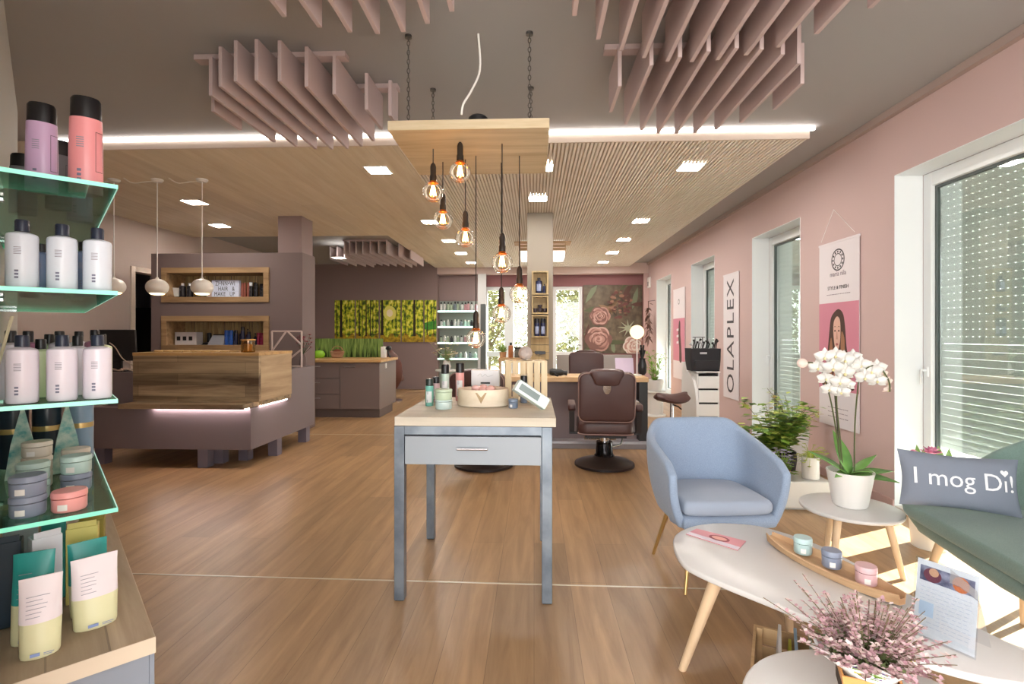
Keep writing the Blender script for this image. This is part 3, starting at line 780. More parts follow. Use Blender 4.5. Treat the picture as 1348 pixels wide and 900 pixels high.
# ------------------------------------------------------------------ bottles, boxes: shared builders
TXT = M('print grey', (150, 148, 162), 0.6)
def bottle(name, label, cat, loc, r, h, body, cap, kind='flip', rz=0.0, group=None, oval=1.0, lab=None, marks=True, shoulder=0.1):
    """kind: flip (wide cap), neck (narrow cap), tin (cap as wide as the body)"""
    t = Thing(name, label, cat, loc, rz, group)
    if kind == 'neck':
        hb = h * 0.80; cr = r * 0.46
        prof = [(0, 0), (r*.92, 0), (r, 0.006), (r, hb - r*.28), (r*.95, hb - r*.1), (r*.8, hb), (cr*.9, hb + .004), (0, hb + .004)]
        cp = [(cr, hb + .005), (cr, h - .004), (cr*.9, h), (0, h)]
    elif kind == 'tin':
        hb = h * 0.74; cr = r * .97
        prof = [(0, 0), (r*.94, 0), (r, 0.004), (r, hb), (cr*.95, hb + .001), (0, hb + .001)]
        cp = [(cr, hb + .002), (cr, h - .006), (cr*.9, h), (0, h)]
    elif kind == 'pump':
        hb = h * 0.66; cr = r * .42
        prof = [(0, 0), (r*.93, 0), (r, 0.006), (r, hb - r*.5), (r*.75, hb - r*.15), (cr, hb), (0, hb)]
        cp = [(cr, hb + .001), (cr, hb + h*.1), (cr*.4, hb + h*.11), (cr*.4, h - .02), (cr*.9, h - .018), (cr*.9, h), (0, h)]
    else:
        hb = h * 0.78; cr = r * .9
        prof = [(0, 0), (r*.93, 0), (r, 0.006), (r*.98, hb * .6), (r * .93, hb), (0, hb)]
        cp = [(cr, hb + .001), (cr*.97, h - .008), (cr*.85, h), (0, h + .002)]
    bo = t.part('body', MB().lathe(prof, n=24, sy=oval), body)
    t.part('cap', MB().lathe(cp, n=20, sy=oval), cap)
    if marks:
        n = 24; m = MB(); rr = r * 1.004
        def patch(a0, a1, z0, z1):
            k = 6; vs = []
            for i in range(k + 1):
                a = a0 + (a1 - a0) * i / k
                vs += [(rr*math.cos(a), rr*oval*math.sin(a), z0), (rr*math.cos(a), rr*oval*math.sin(a), z1)]
            m.add(vs, [(2*i, 2*i+2, 2*i+3, 2*i+1) for i in range(k)])
        if lab: 
            m.m = 1; patch(-PI*.5 - .75, -PI*.5 + .75, hb*.18, hb*.74); m.m = 0; rr = r * 1.008
        for j in range(5): patch(-PI*.5 - .5, -PI*.5 - .05, hb*(.60 + .03*j), hb*(.612 + .03*j))
        t.part('label', m, [TXT, lab or TXT], parent=None)
        m = MB()
        for j in range(3): patch(-PI*.5 - .45, -PI*.5 - .2, hb*(.16 + .06*j), hb*(.195 + .06*j))
        t.part('code_print', m, M('code print', (120, 122, 146), 0.6))
    return t
def jar(name, label, cat, loc, r, h, body, lid, group=None, sticker=True, rz=0.0, lidk=0.34):
    t = Thing(name, label, cat, loc, rz, group)
    hb = h * (1 - lidk)
    t.part('body', MB().lathe([(0, 0), (r*.9, 0), (r*.97, 0.005), (r*.97, hb), (0, hb)], n=24), body)
    t.part('lid', MB().lathe([(r*.9, hb + .0006), (r, hb + .003), (r, h - .004), (r*.94, h), (0, h)], n=24), lid)
    if sticker:
        m = MB(); vs = []
        for i in range(5):
            a = -PI*.5 - .7 + .35 * i / 4 * 1.6
            vs += [(r*1.0*math.cos(a), r*1.0*math.sin(a), hb*.2), (r*1.0*math.cos(a), r*1.0*math.sin(a), hb*.65)]
        m.add(vs, [(2*i, 2*i+2, 2*i+3, 2*i+1) for i in range(4)])
        t.part('sticker', m, WHITE)
    return t
# ---- things standing in the upper niche
WB = M('white bottle plastic', (232, 230, 234), 0.3); NAVY = M('navy bottle', (28, 34, 70), 0.3); BLUE = M('bright blue tin', (40, 90, 180), 0.3)
BLK = M('black bottle', (28, 26, 30), 0.3); BRICK = M('brick red tube', (150, 84, 70), 0.45); MAG = M('magenta tin', (150, 30, 70), 0.35)
YN = YP + 0.10
def nx(u): return P(u, 400, Y=YN).x
z = NZ1 + .001
t = Thing('white_bowl', 'small white bowl at the left end of the upper niche', 'bowl', (nx(227), YN + .10, z))
t.part('bowl', MB().lathe([(0.04, 0), (0.07, 0.02), (0.09, 0.10), (0.1, 0.135), (0.092, 0.135), (0.08, 0.09), (0, 0.02)], n=20), WHITE); t.part('foot', MB().lathe([(0.045, 0), (0.045, 0.01), (0.0, 0.011)], n=18), WHITE)
for i, (u, lb) in enumerate([(238.5, 'black bottle with pale cap left of its twin in the upper niche'), (248, 'black bottle with pale cap right of its twin in the upper niche')]):
    bottle('styling_bottle', lb, 'bottle', (nx(u), YN + .03, z), 0.04, 0.20, BLK, WB, 'neck')
solo('pink_bottle', 'short pinkish bottle behind the globe lamp in the upper niche', 'bottle', MB().lathe([(0, 0), (.05, 0), (.05, .12), (.03, .15), (.03, .18), (0, .18)], n=18), M('blush plastic', (220, 196, 190), 0.4), (nx(272.5), YN + .08, z))
lx0, lx1 = nx(278.5), nx(314.5); lh = 0.235
t = Thing('letter_lightbox', 'white cinema lightbox with black letters in the upper niche', 'lightbox', ((lx0 + lx1) / 2, YN, z))
lw = lx1 - lx0
f = MB(); f.box(-lw/2, lw/2, 0.0, 0.05, 0, lh); t.part('case', f, M('lightbox face', (206, 210, 226), 0.4, emit=(206, 212, 230), es=0.12), bev=0.004)
for k, s_ in enumerate(('ZI\u2022NN\u2022WI', '  HAIR  &', 'MAKE  UP  ')):
    zz = lh * (0.80 - 0.31 * k)
    for w_, xo in (((s_, 0),), (('HAIR', -.03), ('&', .115)), (('MAKE', -.075), ('UP', .10)))[k]:
        m = MB(); text_mb(m, w_, 0.082, frame_mat((xo, -0.0015, zz), (1, 0, 0), (0, 0, 1)), xs=0.72, spacing=1.08)
        t.part('letters', m, BLACK, label='black letters in the %s row' % ('top', 'middle', 'bottom')[k])
for k in range(2): t.part('letter_rail', MB().box(-lw/2 + .01, lw/2 - .01, -0.003, 0.0, lh * (0.645 - 0.31*k), lh * (0.655 - .31*k)), glass('rail clear', (235, 238, 245), 0.1))
for i, u in enumerate((317.5, 321, 325.5)):
    solo('hair_tube', '%s brick red tube from the left beside the letter lightbox' % ORD[i], 'tube', MB().lathe([(0, 0), (.018, 0), (.018, .02), (.021, .03), (.016, .20), (.003, .205), (0, .205)], n=14), BRICK, (nx(u), YN + .03, z), group='brick red tubes')
for i, (u, h_) in enumerate(((329.5, .21), (332.2, .21), (336.5, .19), (340.5, .19), (344.5, .16))):
    bottle('black_bottle', '%s black bottle from the left at the right end of the upper niche' % ORD[i], 'bottle', (nx(u), YN + .02 + .05*(i % 2), z), 0.022, h_, BLK, BLK if i else WB, 'tin', group='black bottles in the upper niche')
# ---- lower niche
z = NZ2 + .001
x0, x1 = nx(230), nx(258.5)
t = Thing('window_carton', 'white carton with three dark windows in the lower niche', 'carton', ((x0+x1)/2, YN, z))
t.part('box', MB().box((x0-x1)/2, (x1-x0)/2, 0, .14, 0, .175), M('white card', (214, 206, 206), 0.6), bev=0.003)
for k in range(3): t.part('window', MB().box((x0-x1)/2 + .03 + k*.085, (x0-x1)/2 + .08 + k*.085, -.002, 0.0, .06, .115), DARKMETAL)
solo('phone_stand', 'dark round base with upright holder in the lower niche', 'holder', MB().lathe([(0, 0), (.085, 0), (.08, .025), (.03, .035), (.03, .16), (0, .17)], n=20), BLACK, (nx(267), YN + .14, z))
t = Thing('clear_case', 'pale see-through sloping case between carton and blue tins', 'case', (nx(285), YN + .02, z))
m = MB(); m.ring_loft([[(-.11, -.05, 0), (.12, -.05, 0), (.12, .08, 0), (-.11, .08, 0)], [(-.05, -.03, .13), (.12, -.03, .13), (.12, .07, .13), (-.05, .07, .13)]]); t.part('case', m, M('smoky plastic', (150, 152, 160), 0.25))
t.part('lid', MB().box(-.04, .115, -.028, .068, .1305, .145), BLK)
for i, u in enumerate((298, 303.5)): bottle('blue_tin', ('left', 'right')[i] + ' of two bright blue tins in the lower niche', 'tin', (nx(u), YN + .01, z), 0.028, 0.20, BLUE, BLUE, 'tin')
for i, (u, h_) in enumerate(((309, .2), (313.5, .24), (318, .25), (322, .22), (326, .18), (332, .16))): bottle('navy_bottle', '%s navy bottle from the left in the lower niche' % ORD[i], 'bottle', (nx(u), YN + .03 + .05*(i % 2), z), 0.026, h_, NAVY, BLK, 'pump' if i % 2 else 'flip', group='navy bottles in the lower niche')
for i, u in enumerate((340, 344.5)): bottle('magenta_tin', ('left', 'right')[i] + ' of two magenta tins at the right end of the lower niche', 'tin', (nx(u), YN + .01, z), 0.022, 0.165, MAG, MAG, 'tin')

# ================================================================== KITCHENETTE
KITCH = M('kitchen taupe', (120, 104, 99), 0.5)
xk1 = P(499.5, 550, z=0).x; yk0 = P(499.5, 550, z=0).y; xk0 = xk1 - 1.55; yk1 = yk0 + 0.95
t = Thing('kitchen_counter', 'taupe kitchen counter with drawers and oak worktop below the forest pictures', 'cabinet', ((xk0+xk1)/2, yk0, 0))
t.part('carcass', MB().box(xk0, xk1, yk0 + 0.02, yk1, 0.13, 0.87), KITCH, world=True)
t.part('plinth', MB().box(xk0 + .02, xk1 - .01, yk0 + 0.04, yk1 - .18, 0, 0.1295), M('dark plinth', (96, 82, 78), 0.6), world=True)
def kx(u): return P(u, 520, Y=yk0).x
xd = kx(447)
hm = M('steel bar handle', (180, 176, 172), 0.3, 0.9)
d = t.part('door', MB().box(xd + .004, xk1 - .002, yk0, yk0 + .0195, 0.14, 0.865), KITCH, world=True, bev=0.002)
h = MB(); h.tube([(xd + .08, yk0 - .022, .80), (xd + .26, yk0 - .022, .80)], .006, 8); h.tube([(xd + .1, yk0 - .022, .8), (xd + .1, yk0, .8)], .004, 6); h.tube([(xd + .24, yk0 - .022, .8), (xd + .24, yk0, .8)], .004, 6)
def sub(thing, parent, name, mb, mat):
    mb.xf(Matrix.Translation(-thing.loc)); o = link(name, mb, mat); o.parent = parent; return o
sub(t, d, 'handle', h, hm)
for (za, zb_) in ((.62, .865), (.375, .612), (.14, .367)):
    d = t.part('drawer', MB().box(xk0 + .01, xd - .002, yk0, yk0 + .0195, za, zb_), KITCH, world=True, bev=0.002)
    h = MB(); h.tube([(xd - .55, yk0 - .022, zb_ - .06), (xd - .30, yk0 - .022, zb_ - .06)], .006, 8)
    for q in (.52, .33): h.tube([(xd - q, yk0 - .022, zb_ - .06), (xd - q, yk0, zb_ - .06)], .004, 6)
    sub(t, d, 'handle', h, hm)
t.part('worktop', MB().box(xk0 - .02, xk1 + .03, yk0 - .03, yk1 + .02, 0.8705, 0.91), wood('worktop oak', (176, 130, 78), (214, 172, 116), 'X', 1.0, 0.45, grain=14), world=True, bev=0.004)
t.part('tea_towel_hook', MB().box(xk1 + .0005, xk1 + .012, yk0 + .3, yk0 + .36, .76, .84), WHITE, world=True)
# grass picture splashback (its own panel of glass with blades of grass)
GRASS = wood('grass picture', (58, 88, 36), (150, 176, 96), 'Z', 1.0, 0.3, grain=34, contrast=(.35, .65))
ys = P(460, 470, z=.912).y
xg0, xg1 = P(417, 460, Y=ys).x - .3, P(504, 460, Y=ys).x; zg = P(460, 445.5, Y=ys).z
t = Thing('grass_splashback', 'glass splashback printed with tall green grass on the kitchen worktop', 'splashback', ((xg0+xg1)/2, ys, .9105))
t.part('panel', MB().box(xg0, xg1, ys, ys + .012, .911, zg), GRASS, world=True)
m = MB()
for k in range(90):
    x = random.uniform(xg0 + .03, xg1 - .03); z = random.uniform(.4, .98) * (zg - .911); m.poly([(x - .006, ys - .001, .915), (x + .006, ys - .001, .915), (min(x + random.uniform(-.03, .03), xg1 - .005), ys - .001, .911 + z)])
t.part('grass_blades', m, M('grass blade print', (128, 160, 78), 0.4), world=True)
m = MB()
for k in range(60):
    x = random.uniform(xg0 + .03, xg1 - .03); z = random.uniform(.3, .9) * (zg - .911); m.poly([(x - .008, ys - .0015, .915), (x + .008, ys - .0015, .915), (min(x + random.uniform(-.03, .03), xg1 - .005), ys - .0015, .911 + z)])
t.part('dark_blades', m, M('dark grass blade print', (46, 72, 32), 0.4), world=True)
yo = ys - .2
t = Thing('green_kettle', 'bright green round pot at the left end of the worktop', 'kettle', (P(420, 465, Y=yo).x, yo, .9105))
t.part('body', MB().lathe([(0, 0), (.07, 0), (.095, .03), (.1, .07), (.08, .11), (.03, .13), (0, .135)], n=20), M('lime glaze', (140, 200, 50), 0.25)); t.part('knob', MB().ball((0, 0, .145), .015), BLACK)
t = Thing('fruit_basket', 'woven basket with brown contents in front of the grass splashback', 'basket', (P(444, 465, Y=yo).x, yo, .9105))
m = MB(); n = 20
for k in range(5): m.tube([((.085 + .008*k) * math.cos(2*PI*i/n), .06 * math.sin(2*PI*i/n), .012 + .022*k) for i in range(n + 1)], .010, 6)
t.part('weave', m, M('wicker', (176, 130, 100), 0.8)); t.part('filling', MB().ball((0, 0, .1), (.08, .055, .05)), M('brown bread', (120, 66, 40), 0.8)); t.part('handle', MB().tube([(.1*math.cos(PI*i/10), 0, .1 + .1*math.sin(PI*i/10)) for i in range(11)], .007, 6), M('wicker', (176, 130, 100), 0.8))
t = Thing('coffee_maker', 'small white and black coffee machine at the right end of the worktop', 'coffee machine', (P(508, 465, Y=yo + .1).x, yo + .1, .9105))
t.part('body', MB().box(-.075, .0, -.06, .06, 0, .19), WHITE, bev=.01); t.part('head', MB().ball((.05, 0, .16), (.05, .05, .045)), BLACK); t.part('spout', MB().tube([(.04, 0, .12), (.05, 0, .05), (.08, 0, .005)], .016, 8), BLACK)
# forest picture in five panels
FOR = _f = None
def forest_mat():
    m = bpy.data.materials.new('forest print'); m.use_nodes = True; nt = m.node_tree; N = nt.nodes; L = nt.links
    b = N['Principled BSDF']; b.inputs['Roughness'].default_value = 0.4
    tc = N.new('ShaderNodeTexCoord'); n = N.new('ShaderNodeTexNoise'); n.inputs['Scale'].default_value = 9; n.inputs['Detail'].default_value = 8
    mp = N.new('ShaderNodeMapping'); mp.inputs['Scale'].default_value = (1.5, 1, 1)
    L.new(tc.outputs['Object'], mp.inputs['Vector']); L.new(mp.outputs['Vector'], n.inputs['Vector'])
    r = N.new('ShaderNodeValToRGB'); e = r.color_ramp.elements
    e[0].position = .36; e[0].color = lin((44, 62, 14)); e[1].position = .70; e[1].color = lin((252, 248, 150))
    q = e.new(.46); q.color = lin((128, 156, 26)); q = e.new(.55); q.color = lin((226, 224, 56))
    L.new(n.outputs['Fac'], r.inputs['Fac']); L.new(r.outputs['Color'], b.inputs['Base Color'])
    return m
FORM = forest_mat()
yq = YB - .022
TRUNK = M('forest trunk print', (44, 34, 22), 0.5); GLOW = M('forest sun print', (255, 244, 206), 0.5); LITTER = M('forest floor print', (206, 170, 40), 0.5, noise=(14, (120, 96, 20)))
pu = [(440.5, 466.6), (468.6, 498.2), (500.4, 527), (529, 557), (559, 574.2)]
zt0, zt1 = P(500, 450, Y=yq).z, P(500, 395, Y=yq).z
wordz = ['leftmost forest panel with a thick dark trunk', 'second forest panel with many slim trunks', 'middle forest panel with the bright sun between trees', 'fourth forest panel with one trunk right of its middle', 'rightmost narrow forest panel with a green patch']
trunks = [[(449, 3.4), (443.5, 1)], [(473, 1.6), (477, 1.0), (482, 1.8), (487.5, 1.2), (491, .8), (495, 1.0)], [(503, 3.4), (522, 0.9)], [(545.5, 3.2), (534, 0.9)], [(562.5, .9), (571, .9)]]
for i, (ua, ub) in enumerate(pu):
    xa, xb = P(ua, 420, Y=yq).x, P(ub, 420, Y=yq).x
    t = Thing('forest_picture', wordz[i], 'wall picture', ((xa+xb)/2, yq, zt0), group='forest picture panels on the mauve wall')
    t.part('panel', MB().box(xa, xb, yq, YB - .001, zt0, zt1), FORM, world=True)
    m = MB(); m.poly([(xa, yq - .0006, zt0), (xb, yq - .0006, zt0)] + [(xb - (xb-xa)*k/8, yq - .0006, zt0 + .16 + .07*math.sin(k*1.7 + i)) for k in range(9)]); t.part('forest_floor', m, LITTER, world=True)
    m = MB()
    for (u, w) in trunks[i]:
        x = P(u, 420, Y=yq).x; w = w * .0085
        zs = [zt0 + .1 + random.uniform(0, .08), (zt0 + zt1) / 2, zt1]
        m.poly([(max(xa, x - w*1.2), yq - .0012, zs[0]), (min(xb, x + w*1.2), yq - .0012, zs[0]), (min(xb, x + w), yq - .0012, zs[1]), (min(xb, x + w*.8), yq - .0012, zs[2]), (max(xa, x - w*.8), yq - .0012, zs[2]), (max(xa, x - w), yq - .0012, zs[1])])
    t.part('trunks', m, TRUNK, world=True)
    if i == 2:
        c = P(513, 412, Y=yq); t.part('sun_halo', MB().poly([(c.x + .15*math.cos(2*PI*k/24) * (1 + .06*(k % 2)), yq - .0013, c.z + .17*math.sin(2*PI*k/24) * (1 + .06*(k % 2))) for k in range(24)]), M('sun halo print', (240, 234, 120), .5), world=True); t.part('sun', MB().poly([(c.x + .075*math.cos(2*PI*k/20) * (1 + .08*(k % 2)), yq - .0015, c.z + .085*math.sin(2*PI*k/20) * (1 + .08*(k % 2))) for k in range(20)]), GLOW, world=True)
    if i == 4:
        m = MB(); m.poly([(xa, yq - .0009, zt0 + .3), (xb, yq - .0009, zt0 + .3), (xb, yq - .0009, zt0 + .52), (xa, yq - .0009, zt0 + .46)]); t.part('meadow', m, M('meadow print', (40, 130, 50), 0.5, noise=(16, (90, 160, 40))), world=True)
# dark brown round-backed chair beyond the counter
p = P(516, 525, Y=9.35)
t = Thing('tub_chair', 'dark brown leather chair with rounded back beyond the kitchen counter', 'chair', (p.x - .2, 9.6, 0))
BRN = M('brown leather', (86, 46, 36), 0.45)
m = MB()
rings = []
for k in range(9):
    a = PI * k / 8; rings.append([(.33*math.sin(a)*math.cos(q)*1.0, .16*math.sin(q)*math.sin(a) + .02, .60 - .44*math.cos(a)) for q in [2*PI*j/16 for j in range(16)]])
m.ring_loft([[(x if abs(x) > 1e-4 else 1e-4*j, y, z) for j, (x, y, z) in enumerate(r)] for r in rings]); t.part('backrest', m, BRN)
t.part('seat', MB().rprism(rrect(.5, .5, .12, cy=.3), .38, .5, .04), BRN)
t.part('pedestal', MB().lathe([(.25, 0), (.25, .02), (.04, .04), (.04, .38), (0, .38)], (0, .3, 0), 20), CHROME)

# ================================================================== GLOWING SHELF ALCOVE AT THE BACK
ALC0, ALC1 = XBR, P(629, 440, Y=YB).x
struct('trim_6', MB().box(ALC1, P(640, 440, Y=YB).x, YB + .0, YB + .06, 0, 2.754), M('pale strip', (206, 206, 206), 0.6))
t = Thing('display_shelf', 'grey shelf unit with four glowing shelves of bottles left of the back windows', 'shelf', ((ALC0+ALC1)/2, YB + .2, 0))
b = MB(); b.box(ALC0 + .003, ALC1 - .003, YB + .28, YB + .30, 0, 2.75)
t.part('back_panel', b, M('shelf back panel', (150, 160, 152), 0.5), world=True)
sz = [P(600, v, Y=YB + .03).z for v in (409, 429.5, 450.5, 471.5)]
t.part('upper_panel', MB().box(ALC0 + .003, ALC1 - .003, YB + .26, YB + .2795, sz[0] + .25, 2.75), MAUVE, world=True)
for i, z in enumerate(sz):
    s_ = t.part('shelf_board', MB().box(ALC0 + .004, ALC1 - .004, YB + .03, YB + .279, z - .03, z), WHITE, world=True)
    m = MB().box(ALC0 + .006, ALC1 - .006, YB + .022, YB + .0295, z - .034, z + .004); m.xf(Matrix.Translation(-t.loc)); o = link('light_strip', m, emis('shelf glow', (214, 255, 240), 4.0)); o.parent = s_
rowname = ['top', 'second', 'third', 'lowest']
cols = [M('tiny bottle white', (216, 216, 214), 0.4), M('tiny bottle sage', (170, 184, 160), 0.4), M('tiny bottle rose', (200, 150, 156), 0.4), M('tiny bottle slate', (120, 130, 140), 0.4), M('tiny bottle mint', (180, 214, 200), 0.4), M('tiny bottle dark', (60, 60, 66), 0.4)]
protos = {}
def tiny(ci, dark):
    if (ci, dark) in protos: return protos[(ci, dark)]
    t_ = Thing('shelf_bottle', 'x', 'bottle', (0, 0, -50))
    t_.part('body', MB().lathe([(0, 0), (.032, 0), (.034, .005), (.034, .13), (.016, .145), (0, .145)], n=12), cols[ci]); t_.part('cap', MB().lathe([(.018, .1455), (.018, .185), (0, .186)], n=10), BLK if dark else WHITE)
    protos[(ci, dark)] = t_.o; return t_.o
colname = ['white', 'sage', 'rose', 'slate', 'mint', 'dark']
hts = [1.15, .85, .85, .8]; firstuse = set()
for r_, z in enumerate(sz):
    n = 11 if r_ < 3 else 8
    for k in range(n):
        ci = [[0, 0, 1, 1, 3, 1, 0, 2, 2, 0, 2], [0, 4, 0, 5, 0, 0, 3, 4, 4, 5, 4], [1, 0, 1, 5, 0, 1, 0, 2, 0, 2, 0], [4, 3, 0, 3, 4, 0, 3, 4]][r_][k]
        pr = tiny(ci, r_ == 0 or k % 3 == 0); key = pr.name
        x = ALC0 + .07 + k * (ALC1 - ALC0 - .14) / (n - 1) + random.uniform(-.012, .012)
        o = pr if key not in firstuse else dup(pr, (0, 0, 0)); firstuse.add(key)
        o.location = (x, YB + .14 + random.uniform(-.03, .03), z + .001); sc = hts[r_] * random.uniform(.92, 1.1); o.scale = (1, 1, sc)
        o['label'] = 'small %s bottle, %s from the left on the %s glowing back shelf' % (colname[ci], ORD[k], rowname[r_]); o['group'] = 'bottles on the %s glowing shelf' % rowname[r_]
# grey standing column and plant beside the alcove
p = P(635, 470, Y=11.2)
t = Thing('speaker_column', 'slim dark grey upright post between the glowing shelves and the back window', 'post', (p.x, 11.4, 0))
t.part('post', MB().box(-.06, .06, -.04, .04, 0.02, P(634, 400, Y=11.4).z), M('slate grey', (92, 98, 98), 0.5), bev=.01); t.part('foot', MB().lathe([(.16, 0), (.16, .012), (0, .019)], n=24), M('slate grey', (92, 98, 98), 0.5))

# ================================================================== ROSE PICTURE
yr = Y2 - .03
x0, x1 = P(768, 440, Y=yr).x, P(845.5, 440, Y=yr).x; z0, z1 = P(800, 465, Y=yr).z, P(800, 375, Y=yr).z
t = Thing('rose_picture', 'large wall picture of dusky roses and dark foliage at the back', 'wall picture', ((x0+x1)/2, yr, z0))
t.part('panel', MB().box(x0, x1, yr, Y2 - .001, z0, z1), M('rose print ground', (84, 72, 58), 0.5, noise=(7, (118, 104, 84))), world=True)
def rr_(u, v): q = P(u, v, Y=yr); return q.x, q.z
layer = [yr - .001]
def disc(pts, mat, name, parent=None):
    layer[0] -= .0006
    return t.part(name, MB().poly([(min(max(a, x0 + .004), x1 - .004), layer[0], min(max(b_, z0 + .004), z1 - .004)) for a, b_ in pts]), mat, world=True)
for k in range(22):      # foliage
    u, v = random.uniform(770, 842), random.choice([random.uniform(378, 408), random.uniform(425, 462)]); a = random.uniform(0, 2*PI); cx_, cz_ = rr_(u, v); L_ = random.uniform(.12, .3)
    pts = [(cx_ + L_*q*math.cos(a) - w*L_*math.sin(a), cz_ + L_*q*math.sin(a) + w*L_*math.cos(a)) for q, w in ((-1, 0), (-.4, .22), (.3, .2), (1, 0), (.3, -.2), (-.4, -.22))]
    disc(pts, [M('print sage', (122, 132, 104), 0.5), M('print moss', (86, 92, 62), 0.5), M('print ochre', (140, 112, 84), 0.5), M('print umber', (96, 62, 54), 0.5)][k % 4], 'leaf')
def rose(u, v, r, cols_, name):
    cx_, cz_ = rr_(u, v); rp = r * 12.4 / 670
    rnd = random.Random(int(u))
    for ring, (dist, n, w_, l_) in enumerate(((.62, 6, .62, .46), (.46, 5, .52, .40), (.30, 5, .40, .32), (.17, 4, .28, .22), (.05, 2, .16, .13))):
        for q in range(n):
            a = 2*PI*q/n + ring * .55 + rnd.uniform(-.15, .15); ca, sa = math.cos(a), math.sin(a); d = dist * rp; o_ = rnd.randrange(len(cols_))
            for sh, kk in ((0, 1.0), (1, .80)):      # each petal: rim and paler inside
                pts = []
                for i in range(18):
                    b0 = 2*PI*i/18; ex = l_ * rp * kk * math.cos(b0) * (1 + .12 * math.cos(2*b0)); ey = w_ * rp * kk * math.sin(b0)
                    pts.append((cx_ + ca*(d + ex - sh*.05*rp) - sa*ey, cz_ + (sa*(d + ex - sh*.05*rp) + ca*ey) * .94))
                disc(pts, cols_[(o_ + sh) % len(cols_)], name)
RA = [M('print rose deep', (124, 86, 78), 0.5), M('print rose', (180, 136, 126), 0.5), M('print rose mid', (152, 108, 100), 0.5), M('print rose pale', (200, 162, 152), 0.5)]
rose(789.5, 416, 12.5, [RA[2], RA[1], RA[0], RA[3], RA[0], RA[1]], 'upper_rose')
rose(787.5, 446, 16, [RA[0], RA[1], RA[3], RA[2], RA[1], RA[0]], 'lower_rose')
rose(834, 455, 13, [M('print cream', (220, 206, 196), 0.5), RA[3], M('print cream', (220, 206, 196), 0.5), RA[1]], 'cream_rose')
for k in range(46):      # the dry umbel top right
    a = random.uniform(0, 2*PI); q = random.random() ** .5 * 15; c = rr_(815 + q*math.cos(a), 400 + q*1.3*math.sin(a)); r_ = random.uniform(.03, .07)
    disc([(c[0] + r_*math.cos(2*PI*i/7 + k), c[1] + r_*.6*math.sin(2*PI*i/7 + k)) for i in range(7)], [M('print umber', (96, 62, 54), 0.5), M('print clay', (150, 112, 92), 0.5), M('print wine', (112, 66, 62), 0.5)][k % 3], 'umbel_floret')
for k in range(9):
    a = R(20 + 38 * k); c = rr_(826, 432); disc([(c[0] + .03*math.sin(a), c[1] - .03*math.cos(a)), (c[0] + .27*math.cos(a), c[1] + .22*math.sin(a)), (c[0] - .03*math.sin(a), c[1] + .03*math.cos(a))], M('print pale sage', (168, 172, 146), 0.5), 'grass_spike')

# ================================================================== STYLING STATION, BARBER CHAIRS
LEATH = M('dark brown leather', (78, 52, 50), 0.42, bump=(180, 0.05))
PIPE = M('pale piping', (150, 124, 118), 0.5)
STONE = M('station grey panel', (120, 106, 108), 0.5)
OAKTOP = wood('station oak top', (196, 156, 110), (228, 192, 146), 'X', 1.0, 0.45, grain=12)
ys0 = 5.85; xsl, xsr = P(655, 500, Y=ys0).x, P(854, 500, Y=ys0).x
t = Thing('styling_station', 'long oak-topped styling station with grey front panel behind the barber chairs', 'salon station', ((xsl+xsr)/2, ys0, 0))
zt = P(790, 496.5, Y=ys0).z
t.part('tabletop', MB().box(xsl, xsr, ys0, ys0 + .55, zt - .055, zt), OAKTOP, world=True, bev=.004)
t.part('front_panel', MB().box(xsl + .02, P(842, 500, Y=ys0).x, ys0 + .16, ys0 + .19, .02, zt - .0555), STONE, world=True)
t.part('side_panel', MB().box(P(842, 500, Y=ys0).x + .002, xsr - .004, ys0 + .03, ys0 + .53, 0.02, zt - .0555), BLACK, world=True)
t.part('foot_step', MB().box(xsl + .02, xsr - .02, ys0 + .0, ys0 + .159, 0, .09), M('step grey', (134, 128, 132), 0.4), world=True, bev=.004)
t.part('step_edge', MB().box(xsl + .02, xsr - .02, ys0 - .006, ys0 - .0005, .06, .085), M('step metal', (170, 172, 178), 0.3, .7), world=True)

